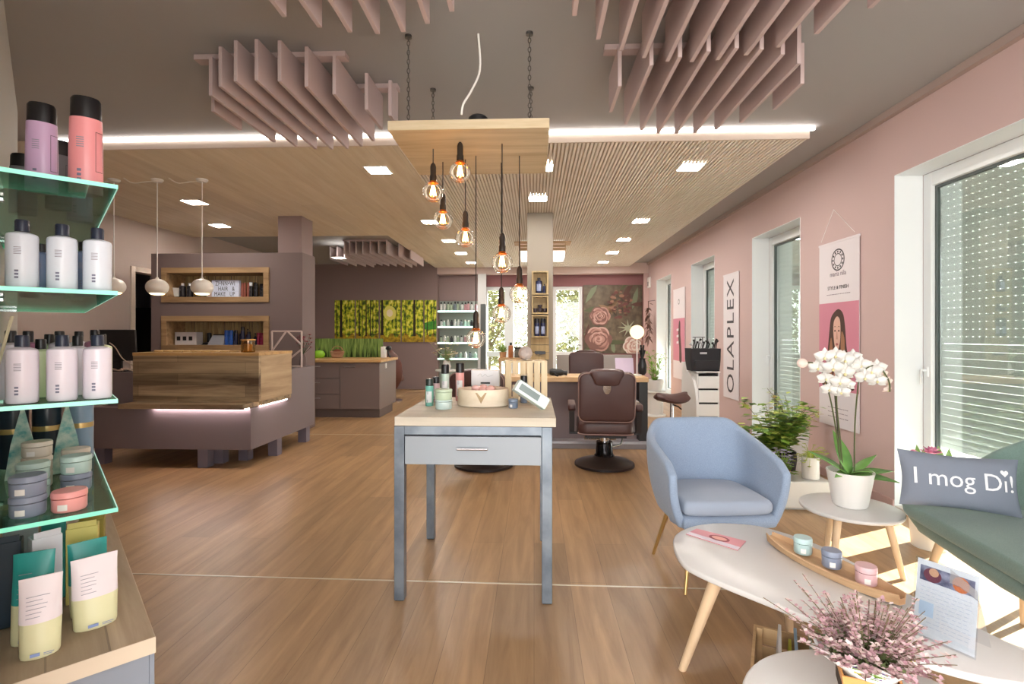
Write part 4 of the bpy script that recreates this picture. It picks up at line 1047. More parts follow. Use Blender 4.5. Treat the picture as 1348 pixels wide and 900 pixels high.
def barber_chair(name, label, x, y, rz, group='brown barber chairs', up=0.0):
    t = Thing(name, label, 'barber chair', (x, y, 0), rz, group)     # local +y is the sitter's front
    t.part('base', MB().lathe([(.272, 0), (.285, .008), (.285, .03), (.24, .052), (.12, .075), (.09, .10), (0, .10)], n=36), M('bronze base plate', (92, 80, 74), 0.3, 0.6))
    t.part('base_rim', MB().lathe([(.268, .002), (.296, .004), (.296, .026), (.268, .028), (.268, .002)], n=36), M('dark rim', (40, 28, 28), 0.4))
    t.part('pump_column', MB().lathe([(.1, .1005), (.085, .12), (.08, .24), (0, .24)], n=24), M('black chrome', (30, 28, 30), 0.12, 0.7))
    t.part('piston', MB().lathe([(.045, .2405), (.045, .303 + up), (0, .303 + up)], n=20), CHROME)
    t.part('pump_lever', MB().tube([(.08, .02, .18), (.17, .06, .2), (.2, .1, .28)], .009, 8), CHROME)
    t.part('seat_plate', MB().box(-.2, .2, -.16, .2, .3035 + up, .324 + up), DARKMETAL)
    s_ = .325 + up
    st = t.part('seat', MB().rprism(rrect(.54, .52, .09, cy=.04), s_, s_ + .15, .05, 4, .015), LEATH)
    m = MB(); q = rrect(.535, .515, .09, cy=.04); q.append(q[0]); m.tube([(a, b_, s_ + .02) for a, b_ in q], .007, 6); o = link('piping', m, PIPE); o.parent = st
    tilt = Matrix.Translation((0, -.21, s_ + .145)) @ Matrix.Rotation(R(7), 4, 'X')
    m = MB(); pl = rrect(.54, .48, .07, cy=.0); m.rprism(pl, -.045, .045, .035, 4); m.xf(tilt @ Matrix.Translation((0, 0, .245)) @ Matrix.Rotation(R(90), 4, 'X'))
    bk = t.part('backrest', m, LEATH)
    m = MB(); q = [(a, b_) for a, b_ in rrect(.53, .47, .07)]; q.append(q[0]); m.tube([(a, -.047, b_ + .245) for a, b_ in q], .005, 6); m.xf(tilt); o = link('piping', m, PIPE); o.parent = bk
    m = MB(); pl = [(-.145, .075), (.145, .075), (.125, -.02), (.09, -.065), (-.09, -.065), (-.125, -.02)]; m.rprism(catmull(pl and [Vector((a, b_, 0)) for a, b_ in pl], 4), -.05, .05, .03, 4); m.xf(tilt @ Matrix.Translation((0, -.035, .435)) @ Matrix.Rotation(R(90), 4, 'X'))
    hd = t.part('headrest', m, LEATH)
    m = MB().lathe([(.0, 0), (.038, 0), (.038, .008), (0, .008)], n=20, sy=1.6); m.xf(tilt @ Matrix.Translation((0, -.056, .345)) @ Matrix.Rotation(R(90), 4, 'X')); m.box(-.022, .022, -.0, .0, 0, 0) if False else None
    t.part('headrest_clamp', m, CHROME, bev=.002)
    for sx in (-1, 1):
        m = MB().rprism(rrect(.075, .40, .03, cx=sx*.325, cy=.05), s_ + .235, s_ + .30, .025, 3); a = t.part('armrest', m, LEATH)
        m = MB(); m.ring_loft([[(sx*.325 - .025, -.1, s_ + .02), (sx*.325 + .025, -.1, s_ + .02), (sx*.325 + .025, -.03, s_ + .02), (sx*.325 - .025, -.03, s_ + .02)], [(sx*.325 - .025, -.13, s_ + .234), (sx*.325 + .025, -.13, s_ + .234), (sx*.325 + .025, .15, s_ + .234), (sx*.325 - .025, .15, s_ + .234)]]); t.part('arm_support', m, M('black arm panel', (32, 26, 28), 0.35))
        t.part('arm_bracket', MB().box(min(sx*.19, sx*.35), max(sx*.19, sx*.35), -.09, -.04, s_ - .0, s_ + .019), DARKMETAL)
    t.part('footrest', MB().tube([(-.16, .3, .36), (-.17, .5, .2), (-.17, .56, .15), (.17, .56, .15), (.17, .5, .2), (.16, .3, .36)], .014, 8), CHROME)
    return t
pc = P(795.5, 612, z=0)
barber_chair('barber_chair', 'dark brown barber chair with round base seen from behind, right of the middle pillar', pc.x, pc.y, R(-3))
pc = P(629, 612, z=0)
barber_chair('barber_chair', 'dark brown barber chair half hidden behind the display table and bottles', pc.x + .06, pc.y, R(-8))
pc = P(774, 470, Y=7.7)
barber_chair('barber_chair', 'dark brown barber chair facing the viewer beyond the styling station', pc.x, 7.7, R(180), up=.08)

# things on the station
t = Thing('hair_dryer', 'black hair dryer lying on the station just right of the pillar', 'hair dryer', (P(731, 496, Y=6.05).x, 6.05, zt + .001))
m = MB(); m.tube([(-.07, 0, .045), (-.04, 0, .045), (.06, 0, .04), (.1, 0, .035)], [.03, .042, .04, .026], 14); t.part('barrel', m, BLACK)
t.part('handle', MB().tube([(-.02, 0, .03), (.0, -.06, .016), (.02, -.13, .014)], .015, 10), BLACK); t.part('nozzle', MB().tube([(.101, 0, .035), (.14, 0, .032)], [.024, .03], 12), DARKMETAL)
pg_ = P(838.5, 437, Y=6.12)
t = Thing('globe_lamp', 'white glowing globe lamp on a slim stand at the right end of the station', 'table lamp', (pg_.x, 6.12, zt + .001))
t.part('foot', MB().lathe([(.055, 0), (.055, .012), (.01, .02), (0, .02)], n=24), WHITE); t.part('stem', MB().cyl((0, 0, .02), (0, 0, pg_.z - zt - .08), .007, .007, 8), WHITE)
t.part('globe', MB().ball((0, 0, pg_.z - zt), .083, 24, 16), emis('globe lamp glow', (255, 232, 184), 2.2))
t = Thing('dark_vase', 'black ribbed vase of brushes under the globe lamp', 'vase', (P(846, 490, Y=6.2).x, 6.22, zt + .001))
t.part('vase', MB().lathe([(.03, 0), (.05, .03), (.052, .12), (.035, .18), (.04, .2), (.03, .19), (0, .17)], n=20), BLACK)
m = MB()
for k in range(6): a = k; m.tube([(0, 0, .16), (.03*math.cos(a), .03*math.sin(a), .30 + .03*(k % 3))], [.005, .012], 6)
t.part('brushes', m, BLACK)
solo('magazine', 'lilac magazine standing on the far side of the station beside the globe lamp', 'magazine', MB().obox((0, 0, .1), (.22, .008, .2), Matrix.Rotation(R(-18), 3, 'X')), M('lilac paper', (206, 190, 214), 0.5), (P(822, 490, Y=6.3).x, 6.3, zt + .004))
# flowers on the left part, far end
pf = P(588, 478, Y=8.2)
t = Thing('flower_vase', 'vase of pale blossoms on a small stand behind the left bottles', 'flowers', (pf.x, 8.2, 0))
t.part('stand', MB().lathe([(.16, 0), (.16, .02), (.03, .04), (.03, .70), (.18, .72), (.18, .74), (0, .74)], n=24), WHITE)
t.part('vase', MB().lathe([(.05, .7405), (.075, .79), (.05, .88), (.06, .9), (0, .89)], n=20), WHITE)
g = MB(); m = MB()
for k in range(26):
    a = random.uniform(0, 2*PI); q = random.uniform(.05, .26); c = Vector((q*math.cos(a), q*math.sin(a)*.7, random.uniform(.95, 1.2))); g.tube([(0, 0, .88), c], .003, 4)
    for j in range(6): leaf(m, c, c + Vector((.045*math.cos(j*1.05), .045*math.sin(j*1.05), .02)), .04, n=2)
    leaf(g, (0, 0, .9), c * .9, .05, n=3)
t.part('stems', g, M('soft leaf green', (150, 166, 110), 0.6)); t.part('blossoms', m, M('pale blossom', (232, 216, 190), 0.6))

# ---- wooden boxes on the pillar
PBX = wood('pillar box wood', (150, 128, 88), (190, 166, 122), 'Z', 1.0, 0.6, grain=18)
def yz(v): return P(711, v, Y=PY).z
def pxx(u): return P(u, 440, Y=PY - .1).x
def pbox(label, v0, v1, op):
    z0_, z1_ = yz(v1), yz(v0); xa, xb = pxx(700), pxx(722); d = .12; k = .018
    t = Thing('wall_box', label, 'wooden box', ((xa+xb)/2, PY - d - .0005, z0_), group='wooden boxes on the middle pillar')
    w = xb - xa; h = z1_ - z0_; m = MB()
    m.box(-w/2, w/2, 0, d, 0, k); m.box(-w/2, w/2, 0, d, h - k, h); m.box(-w/2, -w/2 + k, 0, d, k, h - k); m.box(w/2 - k, w/2, 0, d, k, h - k)
    t.part('frame', m, PBX); t.part('back', MB().box(-w/2 + k, w/2 - k, d - .012, d - .0005, k, h - k), PBX); return (xa+xb)/2, z0_ + k + .001
cx_, zz = pbox('top wooden box on the pillar holding a blue bottle', 358, 388.5, 1)
bottle('blue_bottle', 'large dark blue bottle in the top pillar box', 'bottle', (cx_ - .015, PY - .07, zz), .042, .20, NAVY, BLK, 'neck', lab=M('pale blue label', (150, 160, 190), .5)); bottle('blue_vial', 'small dark blue bottle beside the large one in the top pillar box', 'bottle', (cx_ + .055, PY - .07, zz), .02, .12, NAVY, BLK, 'neck', marks=False)
cx_, zz = pbox('middle wooden box on the pillar holding small dark cups', 390, 413.5, 1)
for i in range(3): solo('dark_cup', ('left', 'middle', 'right')[i] + ' small dark cup in the middle pillar box', 'cup', MB().lathe([(.018, 0), (.027, .02), (.03, .055), (.026, .055), (.022, .02), (0, .01)], n=16), M('dark glaze', (66, 56, 62), .3), (cx_ - .062 + .062*i, PY - .07, zz), group='small dark cups')
solo('dark_cup', 'small dark cup stacked on top of the middle cup in the pillar box', 'cup', MB().lathe([(.018, 0), (.027, .02), (.03, .045), (.026, .045), (.022, .02), (0, .01)], n=16), M('dark glaze', (66, 56, 62), .3), (cx_, PY - .07, zz + .0555), group='small dark cups')
cx_, zz = pbox('bottom wooden box on the pillar holding two dark bottles', 415, 444, 1)
for i in range(2): bottle('dark_bottle', ('left', 'right')[i] + ' of two dark bottles in the bottom pillar box', 'bottle', (cx_ - .04 + .078*i, PY - .07, zz), .034, .225, NAVY, BLK, 'tin', lab=M('pale blue label', (150, 160, 190), .5))
t = Thing('plank_cladding', 'stack of horizontal wooden planks on the pillar below the boxes', 'cladding', ((PX0+PX1)/2, PY, yz(473)))
for k in range(3): t.part('plank', MB().box(pxx(698.5), pxx(723), PY - .05, PY - .001, yz(473) + k*.098, yz(473) + k*.098 + .09), PBX, world=True, bev=.003)
t.part('dark_hook', MB().box(pxx(704), pxx(718), PY - .075, PY - .0505, yz(466), yz(462)), BLACK, world=True)
# far console seen between the bulbs and the pillar
yc_ = 9.0; xa, xb = P(656, 470, Y=yc_).x, P(694, 470, Y=yc_).x; zc_ = P(675, 471, Y=yc_).z
t = Thing('side_console', 'narrow oak console table below the back window left of the pillar', 'console table', ((xa+xb)/2, yc_, 0))
t.part('tabletop', MB().box(xa, xb, yc_, yc_ + .4, zc_ - .05, zc_), OAKTOP, world=True); t.part('side_panel', MB().box(xa + .01, xa + .04, yc_ + .02, yc_ + .38, 0, zc_ - .0505), OAKTOP, world=True); t.part('side_panel', MB().box(xb - .04, xb - .01, yc_ + .02, yc_ + .38, 0, zc_ - .0505), OAKTOP, world=True)
bottle('amber_bottle', 'amber brown bottle standing on the console below the back window', 'bottle', (P(672.5, 465, Y=9.1).x, 9.1, zc_ + .001), .045, .27, M('amber plastic', (186, 120, 76), .3), BLACK, 'neck', marks=False)
t = Thing('dark_tray', 'dark shallow tray box beside the amber bottle on the console', 'tray', (P(685.5, 465, Y=9.15).x, 9.17, zc_ + .001)); t.part('box', MB().box(-.11, .09, -.06, .06, 0, .16), M('grey box', (110, 106, 96), .5), bev=.01); t.part('lid', MB().box(-.12, .1, -.07, .07, .1605, .185), BLACK, bev=.004)
t = Thing('small_plant', 'small leafy plant at the left end of the console', 'plant', (P(662, 465, Y=9.15).x, 9.15, zc_ + .001)); t.part('pot', MB().lathe([(.05, 0), (.065, .1), (.058, .1), (0, .08)], n=18), M('clay', (196, 150, 110), .7)); m = MB()
for k in range(40): a = random.uniform(0, 2*PI); e_ = random.uniform(.2, 1.3); leaf(m, (0, 0, .08), (.12*math.cos(a)*math.cos(e_), .12*math.sin(a)*math.cos(e_), .08 + .18*math.sin(e_)), .03, n=3)
t.part('leaves', m, M('fresh leaf', (150, 180, 100), .6))

# ================================================================== ALONG THE PINK WALL
BAN = M('banner white', (226, 218, 222), 0.6)
INK = M('banner ink', (60, 52, 58), 0.6)
XW = XR - .012
def banner(name, label, ua, ub, vt, vb, build, group=None):
    """hangs flat on the pink wall; local x runs along the wall away from the viewer's right, seen from inside"""
    ya, yb = P(ua, 440, X=XW).y, P(ub, 440, X=XW).y                 # ya farther
    um = (ua + ub) / 2; zt_ = P(um, vt, X=XW).z; zb_ = P(um, vb, X=XW).z
    t = Thing(name, label, 'banner', (XW, (ya+yb)/2, zb_), R(-90), group)
    w = ya - yb; h = zt_ - zb_                                        # local +x -> world -y (towards the viewer's right), +y -> into the wall
    t.part('sheet', MB().box(-w/2, w/2, 0, .004, 0, h), BAN)
    t.part('hanger_rail', MB().box(-w/2 - .005, w/2 + .005, -.004, .008, h - .002, h + .016), BAN)
    build(t, w, h); return t
def fp(t, name, pts, mat, d): return t.part(name, MB().poly([(a, -d, b_) for a, b_ in pts]), mat)
def b_olap(t, w, h):
    m = MB(); text_mb(m, 'OLAPLEX', .345, frame_mat((0, -.0015, h * .5), (0, 0, 1), (-1, 0, 0)), spacing=1.12)
    t.part('lettering', m, INK)
banner('brand_banner', 'tall narrow white banner with big black capitals running upward beside the trolley', 952.3, 972.5, 361, 524.5, b_olap, 'hanging wall banners')
PINKP = M('banner pink', (206, 132, 152), 0.6); SKIN = M('portrait skin print', (222, 178, 162), 0.6); HAIR = M('portrait hair print', (74, 46, 38), 0.6); HAIR2 = M('portrait light hair print', (160, 112, 82), 0.6); SKIN2 = M('portrait shade print', (196, 146, 130), 0.6); LIP = M('portrait lip print', (176, 96, 96), 0.6)
def b_port(full):
    def f(t, w, h):
        fp(t, 'pink_field', [(-w/2, h*.20), (w/2, h*.20), (w/2, h*.675), (-w/2, h*.675)], PINKP, .0006)
        if full:
            m = MB(); zc = h * .905
            for r0, r1 in ((.098, .086), (.058, .050)):
                n = 32; m.add([((r0 if i % 2 == 0 else r1) * math.cos(2*PI*(i//2)/n), -.001, zc + (r0 if i % 2 == 0 else r1) * math.sin(2*PI*(i//2)/n)) for i in range(2*n)], [(2*i, 2*i+1, (2*i+3) % (2*n), (2*i+2) % (2*n)) for i in range(n)])
            for k in range(12):
                a = 2*PI*k/12; c = (.072*math.cos(a), zc + .072*math.sin(a)); m.poly([(c[0] + .011*math.cos(q), -.001, c[1] + .011*math.sin(q)) for q in [2*PI*i/6 + a for i in range(6)]])
            t.part('ring_emblem', m, INK)
            m = MB(); text_mb(m, 'maria nila', .062, frame_mat((0, -.0012, h*.83), (1, 0, 0), (0, 0, 1))); t.part('lettering', m, M('soft ink', (140, 124, 136), .6))
            m = MB(); text_mb(m, 'STYLE & FINISH', .046, frame_mat((0, -.0012, h*.755), (1, 0, 0), (0, 0, 1))); t.part('lettering', m, INK)
            m = MB()
            for k in range(14): m.box(-.17 + k*.025, -.17 + k*.025 + random.uniform(.012, .021), -.0012, 0, h*.718, h*.722)
            t.part('small_print', m, M('soft ink', (140, 124, 136), .6))
            m = MB()
            for j in range(3):
                for k in range(12): m.box(-.15 + k*.025, -.15 + k*.025 + random.uniform(.012, .021), -.0012, 0, h*(.10 - .025*j), h*(.104 - .025*j))
            t.part('small_print', m, M('soft ink', (140, 124, 136), .6))
        else:
            m = MB(); n = 20; zc = h*.86
            m.add([((.05 if i % 2 == 0 else .035) * math.cos(2*PI*(i//2)/n), -.001, zc + (.05 if i % 2 == 0 else .035) * math.sin(2*PI*(i//2)/n)) for i in range(2*n)], [(2*i, 2*i+1, (2*i+3) % (2*n), (2*i+2) % (2*n)) for i in range(n)])
            t.part('ring_emblem', m, INK)
        k = w / .56; o = -.01
        def S(pts): return [(a*k + o, h*.20 + b_*h*.475) for a, b_ in pts]
        if full:
            hb = [(-.03, .90), (.03, .92), (.085, .86), (.11, .72), (.13, .5), (.17, .3), (.19, .12), (.20, .02), (-.20, .02), (-.17, .2), (-.14, .42), (-.115, .65), (-.09, .82)]
            fp(t, 'hair', [(p.x, p.y) for p in catmull([Vector((a, b_, 0)) for a, b_ in S(hb)], 5)], HAIR, .0012)
            fp(t, 'light_hair', [(p.x, p.y) for p in catmull([Vector((a, b_, 0)) for a, b_ in S([(.06, .66), (.10, .6), (.11, .45), (.15, .34), (.19, .05), (.06, .03), (.075, .2), (.05, .38)])], 5)], HAIR2, .0016)
            fp(t, 'light_hair', [(p.x, p.y) for p in catmull([Vector((a, b_, 0)) for a, b_ in S([(-.085, .6), (-.06, .42), (-.08, .25), (-.065, .03), (-.18, .03), (-.13, .25), (-.12, .42)])], 5)], HAIR2, .0016)
            fp(t, 'neck', S([(-.04, .42), (.035, .42), (.045, .2), (.06, .03), (-.07, .03), (-.045, .2)]), SKIN2, .0020)
            fp(t, 'face', [(p.x, p.y) for p in catmull([Vector((a, b_, 0)) for a, b_ in S([(0, .84), (.04, .80), (.05, .68), (.042, .55), (.016, .46), (-.012, .455), (-.036, .52), (-.052, .66), (-.045, .78)])], 5)], SKIN, .0024)
            for sx in (-.028, .026):
                fp(t, 'eye', S([(sx - .015, .675), (sx, .690), (sx + .015, .675), (sx, .665)]), HAIR, .0028); fp(t, 'brow', S([(sx - .02, .715), (sx, .732), (sx + .02, .715), (sx, .724)]), HAIR, .0028)
            fp(t, 'nose', S([(-.004, .67), (.004, .67), (.012, .58), (-.012, .58)]), SKIN2, .0028); fp(t, 'lips', S([(-.022, .525), (0, .54), (.022, .525), (0, .505)]), LIP, .0028)
        else:
            fp(t, 'dark_braid', [(p.x, p.y) for p in catmull([Vector((a, b_, 0)) for a, b_ in S([(.02, .92), (.08, .9), (.09, .6), (.13, .3), (.14, .0), (.04, .0), (.03, .3), (-.02, .6)])], 5)], HAIR, .0012)
            for q in (.75, .6, .45): fp(t, 'hair_clip', S([(-.1, q), (.0, q + .02), (0, q - .04), (-.1, q - .05)]), BAN, .0016)
    return f
banner('portrait_banner', 'white and pink banner with a long-haired portrait and ring emblem, behind the orchid', 1078.5, 1131, 318, 563, b_port(True), 'hanging wall banners')
banner('hair_banner', 'small far banner with a dark braid on pink between the two farthest side windows', 886.3, 901.5, 380.5, 498.5, b_port(False), 'hanging wall banners')
yh_ = (P(1078.5, 440, X=XW).y + P(1131, 440, X=XW).y) / 2
pz = P(1105, 314, X=XW).z
solo('hanging_thread', 'thin pale thread above the portrait banner', 'thread', MB().tube([(0, .26, 0), (0, 0.06, .26), (0, -.24, 0)], .002, 5), WHITE, (XW - .002, yh_, pz + .016))
# small white wall device near the back corner
t = Thing('wall_sensor', 'small white device high on the pink wall at the far corner', 'sensor', (XR - .001, P(856, 372, X=XR).y, P(856, 372, X=XR).z))
t.part('case', MB().box(-.05, 0, -.09, .09, -.12, .13), WHITE, bev=.012); t.part('grille', MB().box(-.054, -.0505, -.05, .05, -.08, .02), M('sensor grey', (140, 130, 130), .5))
# dried hanging plant by the corner
pq = P(854, 405, X=XR - .14)
t = Thing('dried_garland', 'dark dried leaf garland hanging in the far right corner', 'garland', (pq.x, pq.y, 1.1))
m = MB(); g = MB(); g.tube([(0, 0, 0), (.02, 0, .4), (-.01, 0, .95)], .008, 5)
for k in range(46): a = random.uniform(0, 2*PI); z = random.uniform(0.05, .95); leaf(m, (0, 0, z), (.13*math.cos(a)*.8, .16*math.sin(a), z - random.uniform(.05, .18)), .05, n=3)
t.part('stem', g, M('dry stem', (96, 72, 60), .8)); t.part('leaves', m, M('dry leaf', (112, 86, 78), .8))
t.part('wall_hook', MB().tube([(-.01, 0, .95), (.139, 0, .97)], .006, 6), DARKMETAL)
# fern in a white pot on a white stand
pf = P(862, 512, Y=8.3)
t = Thing('potted_fern', 'bright green fern in a white pot by the far side window', 'plant', (pf.x, 8.3, 0))
t.part('stand', MB().lathe([(.17, 0), (.17, .02), (.13, .04), (.13, .36), (.17, .38), (.17, .4), (0, .4)], n=24), WHITE); t.part('pot', MB().lathe([(.10, .4005), (.14, .55), (.135, .58), (.125, .58), (0, .55)], n=24), WHITE)
m = MB()
for k in range(34):
    a = random.uniform(0, 2*PI); r_ = random.uniform(.15, .34); h_ = random.uniform(.15, .5)
    pts = [Vector((r_*q*math.cos(a), r_*q*math.sin(a), .56 + h_*math.sin(q*2.0) )) for q in [i/7 for i in range(8)]]
    for i in range(7):
        d = pts[i+1] - pts[i]; sd = d.cross(Vector((0, 0, 1))).normalized()
        for s_ in (-1, 1): leaf(m, pts[i], pts[i] + d*.6 + sd*s_*(.07*(1 - i/8)), .02, n=2)
t.part('fronds', m, M('fern green', (132, 176, 70), .6))

# ---- white drawer trolley with the tool bag
pt = P(918, 549, Y=6.15); TX0, TX1 = pt.x, P(947, 549, Y=6.15).x; TZ = P(932, 490.5, Y=6.15).z; TY = 6.15
t = Thing('drawer_trolley', 'white salon trolley with four drawers below the black tool bag', 'trolley', ((TX0+TX1)/2, TY, 0))
TW = M('trolley white', (228, 226, 224), .35)
w = TX1 - TX0
m = MB(); m.box(-w/2, -w/2 + .012, .0, .46, .10, TZ); m.box(w/2 - .012, w/2, 0, .46, .10, TZ); m.box(-w/2 + .012, w/2 - .012, .44, .46, .10, TZ); m.box(-w/2 + .012, w/2 - .012, 0, .44, .10, .112)
t.part('body', m, TW)
for k in range(4): 
    z = .17 + k * (TZ - .19) / 4; hh = (TZ - .19) / 4 - .022
    d = t.part('drawer', MB().box(-w/2 + .014, w/2 - .014, -.008, .42, z, z + hh), TW, bev=.003)
    o = link('grip_slot', MB().box(-w/2 + .02, w/2 - .02, -.004, .10, z + hh + .0005, z + hh + .018), BLACK); o.parent = d
t.part('top_tray', MB().box(-w/2 - .01, w/2 + .01, -.012, .47, TZ + .0005, TZ + .015), TW, bev=.004)
m = MB(); arch = [(-.06, .42), (-.02, .62), (.06, .74), (.18, .82), (.32, .86), (.385, .93), (.45, .96), (.52, .90), (.55, .5), (.53, .2), (.45, .11), (.02, .11)]
m.ring_loft([[(-w/2 - .03, p.x, p.y) for p in catmull([Vector((a, b_, 0)) for a, b_ in arch], 4)], [(-w/2 - .0005, p.x, p.y) for p in catmull([Vector((a, b_, 0)) for a, b_ in arch], 4)]])
t.part('side_shield', m, TW)
for sx in (-1, 1):
    for y in (.05, .41):
        t.part('caster', MB().lathe([(.0, 0), (.026, .004), (.03, .03), (.026, .056), (.008, .06), (.008, .0995), (0, .0995)], (sx*(w/2 - .04), y, 0), 14), BLACK)
t = Thing('tool_bag', 'black hairdresser tool bag with brushes sticking out on the white trolley', 'bag', ((TX0+TX1)/2 - .01, TY + .02, TZ + .0155))
m = MB(); m.ring_loft([[(a*.92, b_*.9, 0.0) for a, b_ in rrect(.36, .28, .04, cy=.16)], [(a, b_, .13) for a, b_ in rrect(.36, .28, .04, cy=.16)], [(a*1.02, b_, .27) for a, b_ in rrect(.36, .28, .04, cy=.16)]])
t.part('body', m, M('black nylon', (34, 31, 36), .7)); t.part('front_pocket', MB().rprism(rrect(.30, .05, .02, cy=.01), .02, .13, .012), M('black nylon', (34, 31, 36), .7))
t.part('name_patch', MB().box(-.08, .0, -.002, .006, .205, .228), M('pale patch', (190, 186, 190), .5))
for k in range(12):
    x = -.15 + k*.028; z = .28 + random.uniform(.02, .10); t.part('brush', MB().tube([(x, .12 + .02*(k % 3), .24), (x + random.uniform(-.02, .02), .1, z), (x + random.uniform(-.03, .03), .1, z + .03)], [.006, .008, .016], 7), BLACK if k % 4 else M('pale patch', (190, 186, 190), .5))
t.part('pull_handle', MB().tube([(-.045, .3, .2), (-.045, .3, .40), (-.075, .3, .405), (.075, .3, .405), (.045, .3, .40), (.045, .3, .2)], .006, 6), M('grey tube', (120, 118, 124), .4, .6))
# ---- saddle stool
ps = P(886, 527, Y=5.7)
t = Thing('saddle_stool', 'brown saddle stool on a chrome post behind the blue armchair', 'stool', (ps.x, 5.75, 0), R(20))
m = MB(); rings = []
for i in range(11):
    q = i / 10 * 2 - 1; wv = .155 * math.sqrt(max(0.02, 1 - q**4)); rings.append([(q*.2, wv*math.cos(a), .61 + .045*q*q + (.035*math.sin(a) if math.sin(a) > 0 else .055*math.sin(a)) * math.sqrt(max(.05, 1 - q**4)) + .035*abs(math.cos(a))*(-1 if True else 1)) for a in [2*PI*j/16 for j in range(16)]])
m.ring_loft(rings); t.part('saddle', m, LEATH)
t.part('post', MB().cyl((0, 0, .1), (0, 0, .56), .02, .02, 14), CHROME)
t.part('lever', MB().tube([(0, 0, .53), (.0, -.12, .52), (0, -.17, .5)], .008, 8), BLACK)
for k in range(5):
    a = 2*PI*k/5; t.part('base_leg', MB().tube([(0, 0, .11), (.14*math.cos(a), .14*math.sin(a), .10), (.25*math.cos(a), .25*math.sin(a), .07)], [.022, .018, .014], 8), CHROME); t.part('caster', MB().ball((.25*math.cos(a), .25*math.sin(a), .03), (.03, .03, .03), 12, 8), BLACK)

# ---- planters by the second window
pb = P(1028, 671, z=0); pb2 = P(1090, 671, z=0)
t = Thing('white_planter', 'low white planter box on the floor below the plants', 'planter', ((pb.x+pb2.x)/2, pb.y, 0))
w = pb2.x - pb.x + .06; zz = P(1040, 634, Y=pb.y).z
m = MB(); m.box(-w/2, w/2, 0, .30, .01, zz); t.part('box', m, WHITE, bev=.01); t.part('foot_plinth', MB().box(-w/2 + .015, w/2 - .015, .015, .285, 0, .0095), M('pale grey', (190, 190, 190), .5))
pp = P(1067, 634, Y=pb.y + .1)
t = Thing('white_cylinder_pot', 'tall white cylinder pot standing on the low planter box', 'pot', (pp.x, pb.y + .1, zz + .001))
hp = P(1067, 601, Y=pb.y + .1).z - zz
t.part('pot', MB().lathe([(.055, 0), (.06, .005), (.06, hp), (.052, hp), (.05, .02), (0, .02)], n=24), WHITE); t.part('soil', MB().lathe([(0, hp - .03), (.0515, hp - .03), (.0, hp - .02)], n=16), M('soil', (60, 46, 36), .9))
m = MB()
for k in range(40):
    a = random.uniform(0, 2*PI); q = random.uniform(.02, .095); b0 = Vector((.02*math.cos(a), .02*math.sin(a), hp - .02)); c = Vector((q*math.cos(a), q*math.sin(a), hp + random.uniform(-.06, .09))); m.tube([b0, b0 + Vector((0, 0, .06)), c], .0015, 4); leaf(m, c, c + Vector((.04*math.cos(a), .04*math.sin(a), .0)), .035, n=2)
t.part('leaves', m, M('yellow green leaf', (170, 184, 70), .6))
def leafy(name, label, x, y, pot, ph, top, spread, n, mats, cat='plant', leafw=.035, stems=16):
    t = Thing(name, label, cat, (x, y, 0))
    pot(t)
    g = MB(); ms = [MB() for _ in mats]
    for k in range(stems):
        a = random.uniform(0, 2*PI); q = spread * random.uniform(.3, 1.0); hz = top * random.uniform(.55, 1.0)
        pts = catmull([Vector((0.03*math.cos(a), .03*math.sin(a), ph)), Vector((q*.45*math.cos(a), q*.45*math.sin(a), ph + (hz - ph)*.6)), Vector((q*math.cos(a), q*math.sin(a), hz))], 5, False)
        g.tube(pts, .0022, 4)
        for j in range(n // stems):
            c = pts[random.randint(3, len(pts) - 1)] + Vector((random.uniform(-.03, .03), random.uniform(-.03, .03), random.uniform(-.03, .03))); a2 = random.uniform(0, 2*PI); L_ = random.uniform(.6, 1.2) * leafw * 1.3
            leaf(ms[random.randrange(len(mats))], c, c + Vector((L_*math.cos(a2), L_*math.sin(a2), random.uniform(-.02, .02))), leafw, n=2)
    t.part('stems', g, M('plant stem', (110, 110, 60), .7))
    for i, m in enumerate(ms): t.part('foliage', m, mats[i])
    return t
LG = M('leaf green', (136, 170, 66), .55); LY = M('leaf yellow green', (184, 196, 92), .55); LD = M('leaf deep green', (96, 134, 58), .55); LB = M('leaf bronze', (168, 146, 80), .55)
BP = M('black pot', (30, 28, 30), .5)
pa = P(1022, 645, Y=4.32)
def pot1(t): t.part('pot', MB().lathe([(.13, 0), (.17, .28), (.165, .34), (.15, .34), (.14, .3), (0, .29)], n=24), BP); t.part('soil', MB().lathe([(0, .2905), (.139, .2905), (0, .3)], n=20), M('soil', (60, 46, 36), .9))
leafy('leafy_plant', 'large bushy green plant in a black pot behind the blue armchair', pa.x, 4.36, pot1, .30, .74, .33, 900, [LG, LG, LY, LD], leafw=.068, stems=30)
pa = P(1062, 560, Y=4.75)
def pot2(t): t.part('pot', MB().lathe([(.09, 0), (.13, .3), (.14, .42), (.125, .42), (.11, .36), (0, .35)], n=24), WHITE); t.part('soil', MB().lathe([(0, .3505), (.109, .3505), (0, .36)], n=20), M('soil', (60, 46, 36), .9))
leafy('bronze_plant', 'airy bronze and green twiggy plant by the second window', min(pa.x, 2.42), 4.88, pot2, .36, .82, .26, 330, [LB, LY, LG], leafw=.042, stems=22)
pa = P(1040, 612, Y=4.0)
t = Thing('lilac_posy', 'small lilac flowers with trailing leaves on the white planter box', 'flowers', (P(1028, 620, Y=pb.y + .15).x, pb.y + .12, zz + .001))
t.part('pot', MB().lathe([(.04, 0), (.055, .06), (.05, .06), (0, .05)], n=18), M('clay', (196, 150, 110), .7))
m = MB(); g = MB()
